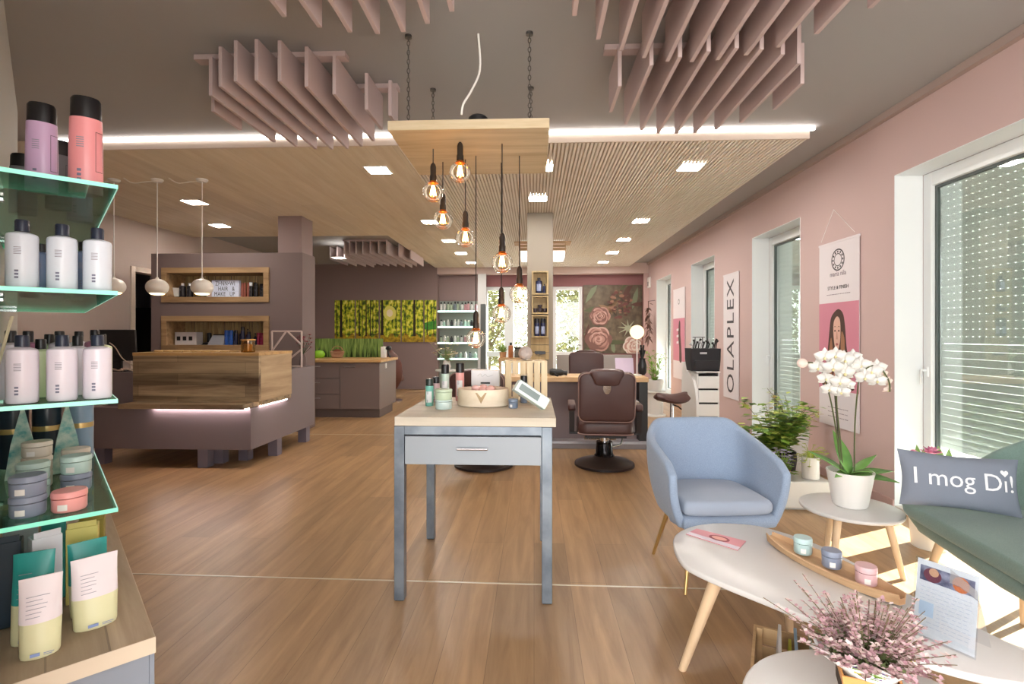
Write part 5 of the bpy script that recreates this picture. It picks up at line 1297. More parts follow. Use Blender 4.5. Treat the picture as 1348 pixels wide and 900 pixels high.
for k in range(26):
    a = random.uniform(0, 2*PI); q = random.uniform(.0, .075); c = Vector((q*math.cos(a), q*math.sin(a), random.uniform(.10, .22))); g.tube([(0, 0, .05), c], .0018, 4)
    for j in range(5): leaf(m, c, c + Vector((.022*math.cos(j*1.26), .022*math.sin(j*1.26), .008)), .02, n=2)
    for j in range(3): a3 = random.uniform(0, 2*PI); d = Vector((q*1.1*math.cos(a), q*1.1*math.sin(a), random.uniform(.03, .13))); leaf(g, d, d + Vector((.05*math.cos(a3), .05*math.sin(a3), .0)), .04, n=2)
t.part('leaves', g, LG); t.part('blossoms', m, M('lilac petal', (186, 178, 206), .6))

# ================================================================== DISPLAY TABLE
ZT = 0.905
a = P(519, 548.5, z=ZT); b_ = P(732, 550, z=ZT); tx0, tx1, ty0 = a.x, b_.x, (a.y + b_.y) / 2; ty1 = P(650, 522.8, z=ZT).y
STEEL = M('raw steel blue grey', (102, 112, 124), 0.38, 0.55, noise=(9, (128, 138, 148)))
DRAW = M('drawer blue grey', (148, 156, 164), 0.45)
t = Thing('display_table', 'tall blue-grey steel table with pale wood top and one drawer', 'table', ((tx0+tx1)/2, (ty0+ty1)/2, 0))
t.part('tabletop', MB().box(tx0, tx1, ty0, ty1, ZT - .045, ZT), wood('whitewashed oak', (168, 158, 140), (206, 197, 180), 'X', 1.0, 0.5, grain=10), world=True, bev=.003)
lw = .05; lx0, lx1 = P(527, 788, z=0).x, P(720, 793, z=0).x; ly0 = P(620, 790, z=0).y; ly1 = P(568, 708, z=0).y
for x in (lx0, lx1):
    for y in (ly0, ly1): t.part('leg', MB().box(x - lw/2, x + lw/2, y - lw/2, y + lw/2, 0.004, ZT - .0455), STEEL, world=True, bev=.002)
for x in (lx0, lx1):
    for y in (ly0, ly1): t.part('foot_pad', MB().box(x - .02, x + .02, y - .02, y + .02, 0, .0038), BLACK, world=True)
m = MB(); zr = ZT - .046
m.box(lx0 + lw/2 + .0005, lx1 - lw/2 - .0005, ly0 - lw/2 + .004, ly0 + lw/2 - .004, zr - .04, zr); m.box(lx0 + lw/2 + .0005, lx1 - lw/2 - .0005, ly1 - lw/2, ly1 + lw/2, zr - .04, zr)
for x in (lx0, lx1): m.box(x - lw/2, x + lw/2, ly0 + lw/2 + .0005, ly1 - lw/2 - .0005, zr - .04, zr)
t.part('frame_rail', m, STEEL, world=True)
d = t.part('drawer', MB().box(lx0 + lw/2 + .004, lx1 - lw/2 - .004, ly0 - lw/2 - .002, ly0 + .35, zr - .185, zr - .048), DRAW, world=True, bev=.002)
m = MB(); xm = (lx0 + lx1) / 2; m.tube([(xm - .075, ly0 - lw/2 - .02, zr - .105), (xm + .075, ly0 - lw/2 - .02, zr - .105)], .006, 8)
for s_ in (-.06, .06): m.tube([(xm + s_, ly0 - lw/2 - .02, zr - .105), (xm + s_, ly0 - lw/2 - .0025, zr - .105)], .004, 6)
m.xf(Matrix.Translation(-t.loc)); o = link('handle', m, CHROME); o.parent = d; o['label'] = 'bright steel bar handle'

TEAL = M('teal tin', (120, 190, 176), .35); MINT = M('mint tin', (196, 218, 206), .35); ROSE = M('rose tin', (222, 160, 156), .35); GREENJ = M('sage jar', (186, 204, 178), .35); GJ = M('pale frosted mint', (196, 216, 212), .3); SLATE = M('slate blue jar', (112, 126, 146), .35); DGREEN = M('dark green cap', (30, 46, 42), .35); LABW = M('label white', (226, 228, 228), .5)
zt_ = ZT + .001
def on(u, v, dy=0): q = P(u, v, z=ZT); q.z = zt_; q.y += dy; return q
bottle('spray_tin', 'short teal spray tin with dark green cap at the left front of the display table', 'bottle', on(565.5, 534), .023, .152, TEAL, DGREEN, 'tin', lab=LABW)
bottle('spray_tin', 'small dark capped bottle just behind the teal tin', 'bottle', on(574, 529), .022, .15, M('clear rose tin', (210, 180, 184), .3), BLACK, 'tin', lab=LABW)
bottle('spray_tin', 'tall pale mint spray tin with black cap behind the sage jar', 'bottle', on(586, 527), .025, .22, MINT, BLACK, 'tin', lab=LABW)
bottle('spray_tin', 'tall rose spray tin with black cap left of the white card holder', 'bottle', on(605.5, 527.5), .026, .23, ROSE, BLACK, 'tin', lab=LABW)
p = on(584, 538)
jar('cream_jar', 'sage green jar stacked on the frosted mint jar, front left of the display table', 'jar', (p.x, p.y, zt_ + .0505), .047, .057, GREENJ, GREENJ, sticker=False, lidk=.3)
jar('cream_jar', 'frosted mint jar at the bottom of the stack, front left of the display table', 'jar', p, .047, .05, GJ, GJ, sticker=False, lidk=.2)
p = on(636, 533)
t = Thing('round_wooden_box', 'round whitewashed wooden tray with a triangle mark on its rim, on the display table', 'tray', p)
WW = wood('birch veneer', (206, 188, 160), (232, 220, 200), 'X', 1.0, .5, grain=9)
t.part('rim', MB().lathe([(.140, 0), (.146, .004), (.146, .096), (.140, .096), (.140, .012), (.001, .012), (.001, 0)], n=48, sy=.8), WW)
m = MB(); r0 = .147; vs = []
for (dx, z) in ((-.032, .082), (.032, .082), (0, .022)): th = -PI/2 + dx / r0; vs.append((r0*math.cos(th), r0*.8*math.sin(th) - .0008, z))
m.poly(vs); t.part('triangle_mark', m, M('dark veneer', (168, 142, 104), .6))
for k in range(8): 
    a_ = k * .8; q = (.06*math.cos(a_) * (.4 + .6*(k % 2)), .05*math.sin(a_)*(.4 + .6*(k % 2)))
    solo('bath_bomb', '%s pink crumpled soap petal counted around the round wooden tray' % ORD[k], 'soap', MB().ball((0, 0, 0), (.028, .022, .016), 10, 7), M('pink soap', (232, 186, 180), .6), (p.x + q[0], p.y + q[1], p.z + .085 + .008*(k % 3)), random.random()*3, 'pink soap petals in the round tray')
solo('tissue_fill', 'pale pink tissue filling under the soap petals in the round tray', 'tissue', MB().lathe([(.001, .0), (.135, .0), (.135, .05), (.06, .058), (.001, .06)], n=30, sy=.79), M('pink tissue', (226, 200, 192), .8), (p.x, p.y, p.z + .0125))
p = on(675.5, 537)
jar('cream_jar', 'slate blue jar with a white sticker in front of the tilted carton', 'jar', p, .027, .05, SLATE, SLATE)
p = on(689.5, 531)
bottle('spray_tin', 'slate bottle with black cap behind the tilted mint carton', 'bottle', (p.x, p.y + .03, zt_), .021, .16, SLATE, BLACK, 'tin', marks=False)
p = on(699, 541)
t = Thing('tilted_carton', 'pale mint carton leaning at a slant on the right of the display table', 'carton', (p.x - .0, p.y + .01, zt_ + .084), rot=(R(-12), R(34), R(12)))
t.part('box', MB().box(-.098, .098, -.028, .028, -.032, .032), M('pale mint card', (208, 224, 220), .4), bev=.004)
t.part('window', MB().box(-.08, .04, -.0295, -.0282, -.016, .018), M('grey window', (120, 136, 136), .2)); t.part('stripe', MB().box(-.08, .05, -.0298, -.0283, -.026, -.019), WHITE)
# white card holder
p = on(640, 522.8)
t = Thing('card_holder', 'white card box on a black stand behind the round tray', 'holder', (p.x, p.y - .03, zt_))
t.part('stand', MB().box(-.085, .085, -.02, .03, 0, .075), BLACK, bev=.003)
t.part('box', MB().box(-.09, .09, -.028, .025, .0755, .178), M('white acrylic', (224, 226, 230), .3), bev=.004)
t.part('slot', MB().box(-.03, .03, -.0296, -.0285, .092, .102), BLACK)
t.part('faint_script', MB().tube(catmull([(-.05, -.0288, .14), (-.03, -.0288, .155), (-.02, -.0288, .138), (0, -.0288, .152), (.015, -.0288, .138), (.05, -.0288, .148)], 5, False), .0012, 4), M('faint grey', (180, 186, 190), .5))
# wooden crate with ball
p = on(692, 524.5)
t = Thing('slatted_crate', 'small upright wooden crate of vertical slats at the back of the display table', 'crate', (p.x, p.y - .08, zt_), R(4))
CW = wood('crate slat wood', (186, 164, 126), (224, 206, 172), 'Z', 1.0, .6, grain=14)
w, dpt, h = .125, .085, .245
for k in range(6):
    x = -w + .0005 + k * (2*w - .036) / 5
    if k in (1,): 
        t.part('slat', MB().box(x, x + .036, -dpt - .006, -dpt, 0, h * .42), CW, bev=.001); t.part('slat', MB().box(x, x + .036, -dpt - .006, -dpt, h * .68, h), CW, bev=.001)
    else: t.part('slat', MB().box(x, x + .036, -dpt - .006, -dpt, 0, h), CW, bev=.001)
m = MB(); m.box(-w, w, -dpt + .0005, dpt, 0, .012); m.box(-w, w, -dpt + .0005, dpt, h - .012, h); m.box(-w, -w + .01, -dpt + .0005, dpt, .0125, h - .0125); m.box(w - .01, w, -dpt + .0005, dpt, .0125, h - .0125)
t.part('frame', m, CW)
solo('deco_ball', 'grey woolly ball on top of the slatted crate', 'ball', MB().ball((0, 0, .043), .043, 24, 16), M('grey wool', (176, 164, 158), .9, bump=(60, .6)), (p.x + .0, p.y - .1, zt_ + h + .001))

# ================================================================== GLASS SHELVES ON THE SLANTING WALL
def glass_tint():
    return glass('mint shelf glass', (198, 234, 220), .06)
EDGE = M('glowing mint glass edge', (150, 232, 208), .15, emit=(120, 235, 205), es=.35, trans=.3)  # weak emission imitates light carried out to the glass edge
EDGEW = M('glowing pale glass edge', (226, 250, 242), .15, emit=(200, 255, 240), es=.35, trans=.3)  # front edges get the same added glow, only paler
SA, SB, YF = 1.89, 3.575, -.158
zsh = [1.75, 1.4375, 1.12, .80]
wz = ['topmost', 'second', 'third', 'lowest']
for i, z in enumerate(zsh):
    t = Thing('glass_shelf', '%s mint-edged glass shelf on the slanting wall at the left' % wz[i], 'glass shelf', (0, 0, z - .012), SH, 'glass shelves at the left')
    t.part('pane', MB().box(SA + .003, SB - .003, YF + .003, WY - .001, .0005, .0115), glass_tint())
    t.part('front_edge', MB().box(SA + .003, SB - .003, YF, YF + .0028, 0, .012), EDGEW); t.part('end_edge', MB().box(SA, SA + .0028, YF, WY - .001, 0, .012), EDGE); t.part('end_edge', MB().box(SB - .0028, SB, YF, WY - .001, 0, .012), EDGE)
    for s_ in (2.25, 3.25): t.part('bracket', MB().box(s_ - .012, s_ + .012, WY - .06, WY - .001, -.014, -.0005), CHROME, bev=.002)
def put(s_, y_, z_): q = along(s_, y_, z_ + .001); return (q.x, q.y, q.z)
RZ = R(45)
LAV = M('lavender bottle', (206, 172, 208), .3); PNK = M('salmon pink bottle', (236, 152, 156), .3); GRY = M('grey bottle', (112, 112, 118), .3); WHB = M('lilac white bottle', (232, 226, 238), .3); BWB = M('bluish white bottle', (222, 230, 242), .3)
# top shelf
for (s_, y_, r, h, bm, lb) in ((2.16, .008, .040, .275, LAV, 'lavender shampoo bottle with black cap at the left of the top glass shelf'), (2.10, -.095, .044, .305, PNK, 'salmon pink shampoo bottle with black cap at the corner of the top glass shelf'),
                               (2.42, -.035, .037, .245, GRY, 'grey bottle with black cap between and behind the two pink bottles'), (2.62, -.10, .04, .24, LAV, 'lavender bottle hidden behind the salmon pink bottle on the top glass shelf'), (2.60, .06, .04, .22, GRY, 'dark grey bottle behind the lavender bottle on the top glass shelf')):
    tb = bottle('shampoo_bottle', lb, 'bottle', put(s_, y_, zsh[0]), r, h, bm, BLACK, 'flip', RZ - R(8), 'bottles on the top glass shelf', .72)
    m = MB(); 
    hb = h * .78; rr = r * 1.012
    def arcp(a0, a1, z0, z1, k=6):
        vs = []
        for i in range(k + 1): a = a0 + (a1 - a0) * i / k; vs += [(rr*math.cos(a), rr*.72*math.sin(a), z0), (rr*math.cos(a), rr*.72*math.sin(a), z1)]
        m.add(vs, [(2*i, 2*i+2, 2*i+3, 2*i+1) for i in range(k)])
    arcp(-.95, -.35, hb*.3, hb*.306); arcp(-.95, -.35, hb*.82, hb*.826); arcp(-.95, -.92, hb*.3, hb*.826, 2); arcp(-.38, -.35, hb*.3, hb*.826, 2)
    tb.part('label_frame', m, BLACK)
# second and third shelf
for sh_, mat_, nm in ((1, BWB, 'second'), (2, WHB, 'third')):
    for k, y_ in enumerate((.047, -.036, -.115)):
        bottle('white_bottle', '%s white bottle with dark cap in the front row of the %s glass shelf' % (('left', 'middle', 'right')[k], nm), 'bottle', put(1.955, y_, zsh[sh_]), .0345, .187, mat_, M('blue black cap', (36, 44, 62), .35), 'neck', RZ, 'white bottles in the front row of the %s glass shelf' % nm)
SL2 = M('steel blue bottle', (120, 138, 176), .35); MG2 = M('mauve bottle', (170, 110, 140), .35)
for k, (s_, y_, h_, bm) in enumerate(((2.10, .008, .145, SL2), (2.12, -.09, .165, SL2), (2.16, .06, .16, M('dark blue bottle', (50, 60, 96), .35)), (2.26, -.02, .12, MG2), (2.30, -.10, .15, SL2), (2.46, .04, .17, GRY), (2.5, -.08, .15, MINT))):
    bottle('care_bottle', 'small %s bottle, %s behind the white front row on the second glass shelf' % (['steel blue', 'steel blue', 'dark blue', 'mauve', 'steel blue', 'grey', 'mint'][k], ORD[k]), 'bottle', put(s_, y_, zsh[1]), .026, h_, bm, BLACK, 'neck', RZ, 'small bottles behind the front row of the second glass shelf', marks=k < 3)
LIME = M('pale lime bottle', (206, 222, 176), .35)
for k, (s_, y_, h_, bm, nm) in enumerate(((2.10, .01, .175, LIME, 'pale lime'), (2.10, -.075, .185, WHB, 'lilac white'), (2.10, .075, .20, WHB, 'white'), (2.13, -.135, .19, LIME, 'pale lime'), (2.24, .04, .20, MG2, 'mauve'), (2.25, -.035, .20, WHB, 'white'), (2.30, -.128, .205, MG2, 'mauve'), (2.4, -.01, .19, LIME, 'pale lime'), (2.42, -.09, .2, WHB, 'white'))):
    bottle('care_bottle', '%s bottle with black cap, %s behind the front row on the third glass shelf' % (nm, ORD[k]), 'bottle', put(s_, y_, zsh[2]), .0285, h_, bm, BLACK, 'neck', RZ, 'bottles behind the front row of the third glass shelf', marks=False)
solo('price_stick', 'thin pale stick leaning on the wall above the third glass shelf', 'stick', MB().tube([(0, 0, 0), (.05, .02, .24)], .004, 6), M('pale stick', (200, 190, 160), .6), put(2.02, .118, zsh[2]))
# lowest shelf: jars and cones
GRJ = M('blue grey jar', (134, 144, 164), .35); PKJ = M('salmon jar', (238, 164, 160), .35); MTJ = M('pale mint jar', (186, 212, 206), .35); CRJ = M('cream jar', (214, 206, 192), .35)
def stack(s_, y_, cols_, r, h, nm):
    for k, (c_, cn) in enumerate(cols_):
        jar('hair_mask_jar', '%s jar, %s of %s' % (cn, ('bottom', 'middle', 'top')[k] if len(cols_) == 3 else ('bottom', 'top')[k] if len(cols_) == 2 else 'single one', nm), 'jar', put(s_, y_, zsh[3] + k * (h + .001)), r, h, c_, c_, 'jars on the lowest glass shelf', rz=RZ)
stack(1.985, .036, [(GRJ, 'blue grey'), (GRJ, 'blue grey')], .041, .056, 'the front left stack on the lowest glass shelf')
stack(1.965, -.052, [(PKJ, 'salmon pink')], .042, .057, 'the front right place on the lowest glass shelf')
stack(2.20, -.075, [(GRJ, 'blue grey'), (MTJ, 'pale mint')], .041, .056, 'the stack behind the salmon jar')
stack(2.17, .028, [(MTJ, 'pale mint'), (MTJ, 'pale mint')], .041, .056, 'the stack behind the blue grey jars')
stack(2.33, .02, [(CRJ, 'cream'), (CRJ, 'cream'), (CRJ, 'pinkish cream')], .04, .05, 'the tall left stack')
stack(2.36, -.08, [(CRJ, 'cream'), (CRJ, 'cream')], .04, .054, 'the third right stack')
CONE = M('teal cone pack', (206, 220, 200), .45, noise=(22, (40, 140, 136)))
for k, (s_, y_) in enumerate(((2.52, .06), (2.52, -.06))):
    t = Thing('cone_pack', ('left', 'right')[k] + ' pointed teal and cream pack behind the jars on the lowest glass shelf', 'pack', put(s_, y_, zsh[3]), RZ, 'pointed packs')
    m = MB(); m.ring_loft([[(-.045, -.03, 0), (.045, -.03, 0), (.045, .03, 0), (-.045, .03, 0)], [(-.03, -.016, .12), (.03, -.016, .12), (.03, .016, .12), (-.03, .016, .12)], [(-.003, -.002, .25), (.003, -.002, .25), (.003, .002, .25), (-.003, .002, .25)]]); t.part('pouch', m, CONE)
for k, y_ in enumerate((.09, -.005, -.105)):
    t = Thing('tall_tin', ('leftmost', 'middle', 'rightmost')[k] + (' dark tin' if k < 2 else ' pale pink and blue tin') + ' at the far end of the lowest glass shelf', 'tin', put(2.74, y_, zsh[3]), RZ)
    bm = M('dark teal tin', (30, 48, 62), .3) if k < 2 else M('pale blue tin', (130, 160, 186), .35)
    t.part('body', MB().lathe([(0, 0), (.042, 0), (.044, .004), (.044, .22), (0, .22)], n=20), bm); t.part('band', MB().lathe([(.0445, .13), (.0448, .135), (.0448, .145), (.0445, .15)], n=20), M('gold band', (206, 180, 120), .3, .6)); t.part('lid', MB().lathe([(.044, .2205), (.045, .225), (.045, .26), (0, .262)], n=20), BLACK if k < 2 else M('pale pink lid', (222, 196, 206), .4))
# counter below the shelves
t = Thing('wall_counter', 'low grey cabinet with weathered wood top under the glass shelves', 'cabinet', (0, 0, 0), SH)
CZ = .45
t.part('worktop', MB().box(1.755, 3.72, -.232, WY - .001, CZ - .045, CZ), wood('weathered counter oak', (142, 118, 94), (206, 184, 156), 'X', 1.0, .55, plank=(2.2, .13), contrast=(.25, .72), grain=9, msize=.003), bev=.003)
t.part('edge_band', MB().box(1.7525, 1.7548, -.232, WY - .001, CZ - .045, CZ), M('pale edge wood', (214, 198, 176), .5))
t.part('body', MB().box(1.77, 3.70, -.218, WY - .001, .06, CZ - .0455), M('counter blue grey', (138, 146, 158), .5)); t.part('plinth', MB().box(1.80, 3.68, -.19, WY - .002, 0, .0595), M('dark plinth', (96, 82, 78), .6))
for k in range(3):
    d = t.part('door', MB().box(1.775 + k*.643, 1.775 + k*.643 + .638, -.236 + .004, -.2185, .065, CZ - .05), M('counter blue grey', (138, 146, 158), .5), bev=.002)
    o = link('knob', MB().ball((1.775 + k*.643 + .56, -.243, .32), .011, 12, 8), CHROME); o.parent = d
# pouches, cartons on the counter
POU = M('pouch cream', (232, 222, 226), .4); POL = M('pouch pale yellow', (222, 220, 178), .4); TLP = M('teal foil', (40, 150, 144), .35)
def pouch(label, s_, y_, w, h, top, low, tilt=0.0, twist=0.0, group=None):
    t = Thing('refill_pouch', label, 'pouch', put(s_, y_, CZ), RZ + twist, group)
    def sec(z, k, wd):
        return [(wd/2*math.cos(a) * (1 if True else 0), k*math.sin(a) + z*tilt, z) for a in [2*PI*j/16 for j in range(16)]]
    lo = MB().ring_loft([sec(0, .030, w*.92), sec(h*.03, .034, w*.95), sec(h*.2, .033, w*.97), sec(h*.44, .027, w)]); t.part('lower_bag', lo, low)
    up = MB().ring_loft([sec(h*.4405, .027, w), sec(h*.7, .017, w*.99), sec(h*.9, .006, w*1.0), sec(h, .0025, w*1.02)]); t.part('upper_bag', up, top)
    m = MB()
    for j in range(6): m.box(-w*.32, -w*.32 + random.uniform(.02, .05), 0, .001, h*(.52 + .05*j), h*(.525 + .05*j))
    for v in range(len(m.v)): x, y, z = m.v[v]; m.v[v] = (x, -.026 + (z/h - .44)*.042 + z*tilt - .0015 - y, z)
    t.part('print', m, TXT)
    m = MB(); n0 = 0
    m.box(-w*.2, w*.02, 0, .001, h*.05, h*.09); m.box(w*.1, w*.34, 0, .001, h*.07, h*.075); m.box(w*.1, w*.3, 0, .001, h*.05, h*.055)
    for v in range(len(m.v)): x, y, z = m.v[v]; m.v[v] = (x, -.0352 + z*tilt - y, z)
    t.part('emblem', m, M('pouch blue mark', (130, 150, 200), .5))
    return t
pouch('cream and yellow refill pouch nearest the counter corner, on the left', 1.87, .010, .088, .20, POU, POL, .12, R(-4), 'cream refill pouches')
pouch('cream and yellow refill pouch on the right of the wood counter', 1.945, -.110, .108, .198, POU, POL, .10, R(4), 'cream refill pouches')
pouch('teal foil pouch behind the left cream pouch', 1.97, .03, .09, .235, TLP, POL, .16, R(-12), 'teal foil pouches'); pouch('teal foil pouch behind the right cream pouch', 2.045, -.10, .095, .215, TLP, POL, .12, R(6), 'teal foil pouches')
for k, (s_, y_, w, h, c_, lb) in enumerate(((2.10, .0, .07, .25, M('white carton', (222, 224, 232), .5), 'white carton behind the left teal pouch'), (2.12, .085, .07, .25, M('dark teal tin', (30, 48, 62), .3), 'dark carton against the slanting wall on the wood counter'), (2.16, -.09, .08, .24, M('ochre carton', (206, 196, 110), .5), 'ochre carton behind the right teal pouch'),
                                            (2.24, -.02, .06, .26, TLP, 'teal carton in the middle back of the wood counter'), (2.30, -.12, .07, .22, M('olive carton', (150, 140, 60), .5), 'olive carton farthest right on the wood counter'), (2.34, .06, .08, .26, M('white carton', (222, 224, 232), .5), 'white carton farthest back on the wood counter'))):
    t = Thing('carton', lb, 'carton', put(s_, y_, CZ), RZ + R(random.uniform(-14, 14)), 'cartons on the wood counter')
    t.part('box', MB().box(-w/2, w/2, -.025, .025, 0, h), c_, bev=.002); t.part('flap', MB().box(-w/2 + .004, w/2 - .004, -.024, -.022, h + .0005, h + .018), c_)

# ================================================================== LOUNGE CORNER
def shell_mesh(lo, hi, z0, ztop, p=.75, nu=40, nv=9, bulge=.02):
    """open tub: lo, hi = (half width, back depth, front depth); ztop(t) for t in -1..1"""
    mb = MB(); vs = []
    for i in range(nu + 1):
        t = -1 + 2 * i / nu; zt = ztop(t)
        for j in range(nv + 1):
            v = j / nv; k = v ** .8
            a, b, f = [l + (h - l) * k for l, h in zip(lo, hi)]
            if abs(t) > .5:
                x = math.copysign(a, t); y = -f * (abs(t) - .5) / .5
            else:
                q = t / .5 * PI / 2; s_, c_ = math.sin(q), math.cos(q)
                x = math.copysign(a * abs(s_) ** p, t); y = b * abs(c_) ** p
            r = bulge * math.sin(PI * v); n = math.hypot(x, y + .001); x += x / n * r; y += y / n * r * (1 if y > 0 else .2)
            vs.append((x, y, z0 + (zt - z0) * v))
    m = nv + 1
    mb.add(vs, [(i*m + j, i*m + j + 1, (i+1)*m + j + 1, (i+1)*m + j) for i in range(nu) for j in range(nv)])
    return mb
def ulist(a, b, f, p=.75, n=24, grow=0.0):
    out = [(-a - grow, -f - grow)]
    for i in range(n + 1):
        q = -PI/2 + PI * i / n; s_, c_ = math.sin(q), math.cos(q); out.append((math.copysign((a + grow) * abs(s_) ** p, s_), (b + grow) * abs(c_) ** p))
    out.append((a + grow, -f - grow)); return out
def lerp_lin(tab):
    def f(t):
        t = abs(t)
        for (t0, z0), (t1, z1) in zip(tab, tab[1:]):
            if t <= t1: return z0 + (z1 - z0) * (t - t0) / (t1 - t0)
        return tab[-1][1]
    return f
def lerp_tab(tab):
    def f(t):
        t = abs(t)
        for (t0, z0), (t1, z1) in zip(tab, tab[1:]):
            if t <= t1:
                q = (t - t0) / (t1 - t0); q = q * q * (3 - 2 * q); return z0 + (z1 - z0) * q
        return tab[-1][1]
    return f
BLUEF = M('light blue upholstery', (132, 150, 174), .9, sheen=.2, bump=(420, .25), noise=(260, (146, 163, 186)))
BRASS = M('brass leg', (206, 174, 116), .3, .8)
t = Thing('armchair', 'light blue upholstered tub armchair with thin brass legs', 'armchair', (.97, 2.88, 0), R(6))
t.part('shell', shell_mesh((.235, .20, .235), (.298, .255, .265), .325, lerp_lin([(0, .812), (.22, .812), (.31, .77), (.5, .705), (.86, .655), (1, .60)]), .66), BLUEF, solid=.045, off=0, sub=2)
t.part('seat_base', MB().rprism(catmull([Vector((a, b, 0)) for a, b in ulist(.243, .21, .258, .66, 10)], 2), .318, .384, .03, 4), BLUEF)
cu = [(-.205, -.25), (0, -.262), (.205, -.25), (.235, -.19), (.23, .02), (.19, .15), (0, .185), (-.19, .15), (-.23, .02), (-.235, -.19)]
cs = t.part('seat_cushion', MB().rprism([(p.x, p.y) for p in catmull([Vector((a, b, 0)) for a, b in cu], 5)], .3845, .46, .033, 5, .012), M('light blue cushion fabric', (154, 166, 184), .9, sheen=.2, bump=(420, .25)))
for sx in (-1, 1):
    for sy in (-1, 1): t.part('leg', MB().tube([(sx*.17, sy*.15 - .02, .3175), (sx*.235, sy*.235 - .02, .012), (sx*.237, sy*.238 - .02, 0)], [.013, .009, .009], 10), BRASS)
# ---- green lounge chair
GREENF = M('grey green upholstery', (108, 132, 125), .85, sheen=.2, bump=(420, .2), noise=(200, (118, 142, 134)))
WOODLEG = wood('beech leg', (204, 174, 138), (226, 202, 170), 'Z', 1.0, .5, grain=12)
t = Thing('lounge_chair', 'grey-green upholstered lounge seat by the shuttered window, cut by the right picture edge', 'lounge chair', (2.22, 2.10, 0), R(-97))
t.part('shell', shell_mesh((.60, .18, .28), (.69, .33, .34), .285, lerp_tab([(0, .86), (.25, .85), (.40, .74), (.58, .55), (.8, .455), (1, .43)]), .62), GREENF, solid=.05, off=0, sub=2)
t.part('seat_base', MB().rprism(catmull([Vector((a, b, 0)) for a, b in ulist(.60, .2, .31, .62, 10)], 2), .285, .36, .03, 4), GREENF)
t.part('seat_cushion', MB().rprism([(p.x, p.y) for p in catmull([Vector((a, b, 0)) for a, b in [(-.62, -.35), (0, -.36), (.62, -.35), (.655, -.25), (.63, .05), (.52, .20), (0, .23), (-.52, .20), (-.63, .05), (-.655, -.25)]], 5)], .3605, .435, .03, 5, .012), GREENF)
rot = Matrix.Rotation(R(97), 4, 'Z')
for (wx, wy, k) in ((1.99, 2.70, 1), (2.215, 2.40, 0), (2.50, 2.62, 1), (1.88, 1.52, 1), (2.42, 1.5, 1)):
    l = rot @ Vector((wx - 2.22, wy - 2.10, 0)); tp = l * .86 if k else l
    t.part('leg', MB().tube([(tp.x, tp.y, .29), (l.x, l.y, 0)], [.021, .014], 12), WOODLEG)
# pillow
PW, PH, PT = .252, .135, .058
def puff(x, z): return PT * max(0, (1 - abs(x / PW) ** 2.6)) ** .55 * max(0, (1 - abs(z / PH) ** 2.4)) ** .55
pl = P(1188, 640, Y=2.60); pr = P(1342, 655, Y=2.50); pm = (pl + pr) / 2
ang = math.atan2(pr.y - pl.y, pr.x - pl.x)
t = Thing('cushion', 'grey oblong cushion lettered in white, lying against the lounge seat side', 'cushion', (pm.x, pm.y, .457), rot=(R(-12), R(3), ang))
m = MB(); nx_, nz_ = 30, 16
for sgn in (-1, 1):
    vs = []
    for i in range(nx_ + 1):
        for j in range(nz_ + 1):
            u_ = -1 + 2*i/nx_; w_ = -1 + 2*j/nz_
            pin = 1 - .07 * (1 - abs(w_) ** 1.5) * abs(u_) ** 6; pinz = 1 - .10 * (1 - abs(u_) ** 1.5) * abs(w_) ** 6
            x, z = u_ * PW * pin, w_ * PH * pinz; vs.append((x, sgn * puff(u_*PW, w_*PH) + sgn * .001, z + PH))
    q = nz_ + 1; fs = [(i*q + j, (i+1)*q + j, (i+1)*q + j + 1, i*q + j + 1) for i in range(nx_) for j in range(nz_)]
    m.add(vs, fs if sgn < 0 else [tuple(reversed(f)) for f in fs])
t.part('cover', m, M('cushion grey cotton', (120, 128, 142), .9, bump=(300, .2)))
m = MB()
n = nx_
for sx in (-1, 1): pass
lm = frame_mat((.0, 0, PH * 1.08), (1, 0, 0), (0, 0, 1))
m = MB(); text_mb(m, 'I mog D\u0131!', .112, lm, extrude=.0004, xs=.98)
cuts = []
for v in range(len(m.v)): x, y, z = m.v[v]; m.v[v] = (x, y - puff(x, z - PH) - .004, z)
t.part('lettering', m, M('white print', (228, 230, 234), .7))
m = MB(); hx, hz = .166, PH * 1.08 + .052
hp_ = [(hx + .0011*(16*math.sin(a)**3), hz + .0011*(13*math.cos(a) - 5*math.cos(2*a) - 2*math.cos(3*a) - math.cos(4*a))) for a in [2*PI*i/24 for i in range(24)]]
m.poly([(a, -puff(a, b - PH) - .0045, b) for a, b in hp_]); t.part('heart_dot', m, M('white print', (228, 230, 234), .7))
# ---- coffee table
TABW = M('white table lacquer', (208, 206, 204), .3)
ZC = .42
farp = [(886, 714), (890, 702), (908, 693), (932, 688.5), (960, 688), (1000, 692), (1055, 708), (1100, 727), (1150, 755), (1200, 783), (1240, 804), (1290, 827), (1340, 850)]
nearp = [(1348, 899), (1290, 889.5), (1225, 872), (1150, 847), (1085, 820), (1000, 786), (945, 764), (905, 745), (892, 731)]
pts = [P(u, v, z=ZC) for u, v in farp] + [Vector((1.452, 1.43, ZC)), Vector((1.44, 1.36, ZC)), Vector((1.37, 1.325, ZC))] + [P(u, v, z=ZC) for u, v in nearp]
pts = [(p.x, p.y) for p in catmull(pts, 4)]; cen = (sum(p[0] for p in pts)/len(pts), sum(p[1] for p in pts)/len(pts))
t = Thing('coffee_table', 'large white egg-shaped coffee table with round wooden legs', 'coffee table', (cen[0], cen[1], 0))
t.part('tabletop', MB().rprism(list(reversed(pts)), ZC - .022, ZC, .009, 3), TABW, world=True)
f0, f1 = P(898, 881, z=0), P(936, 762, z=ZC - .023)
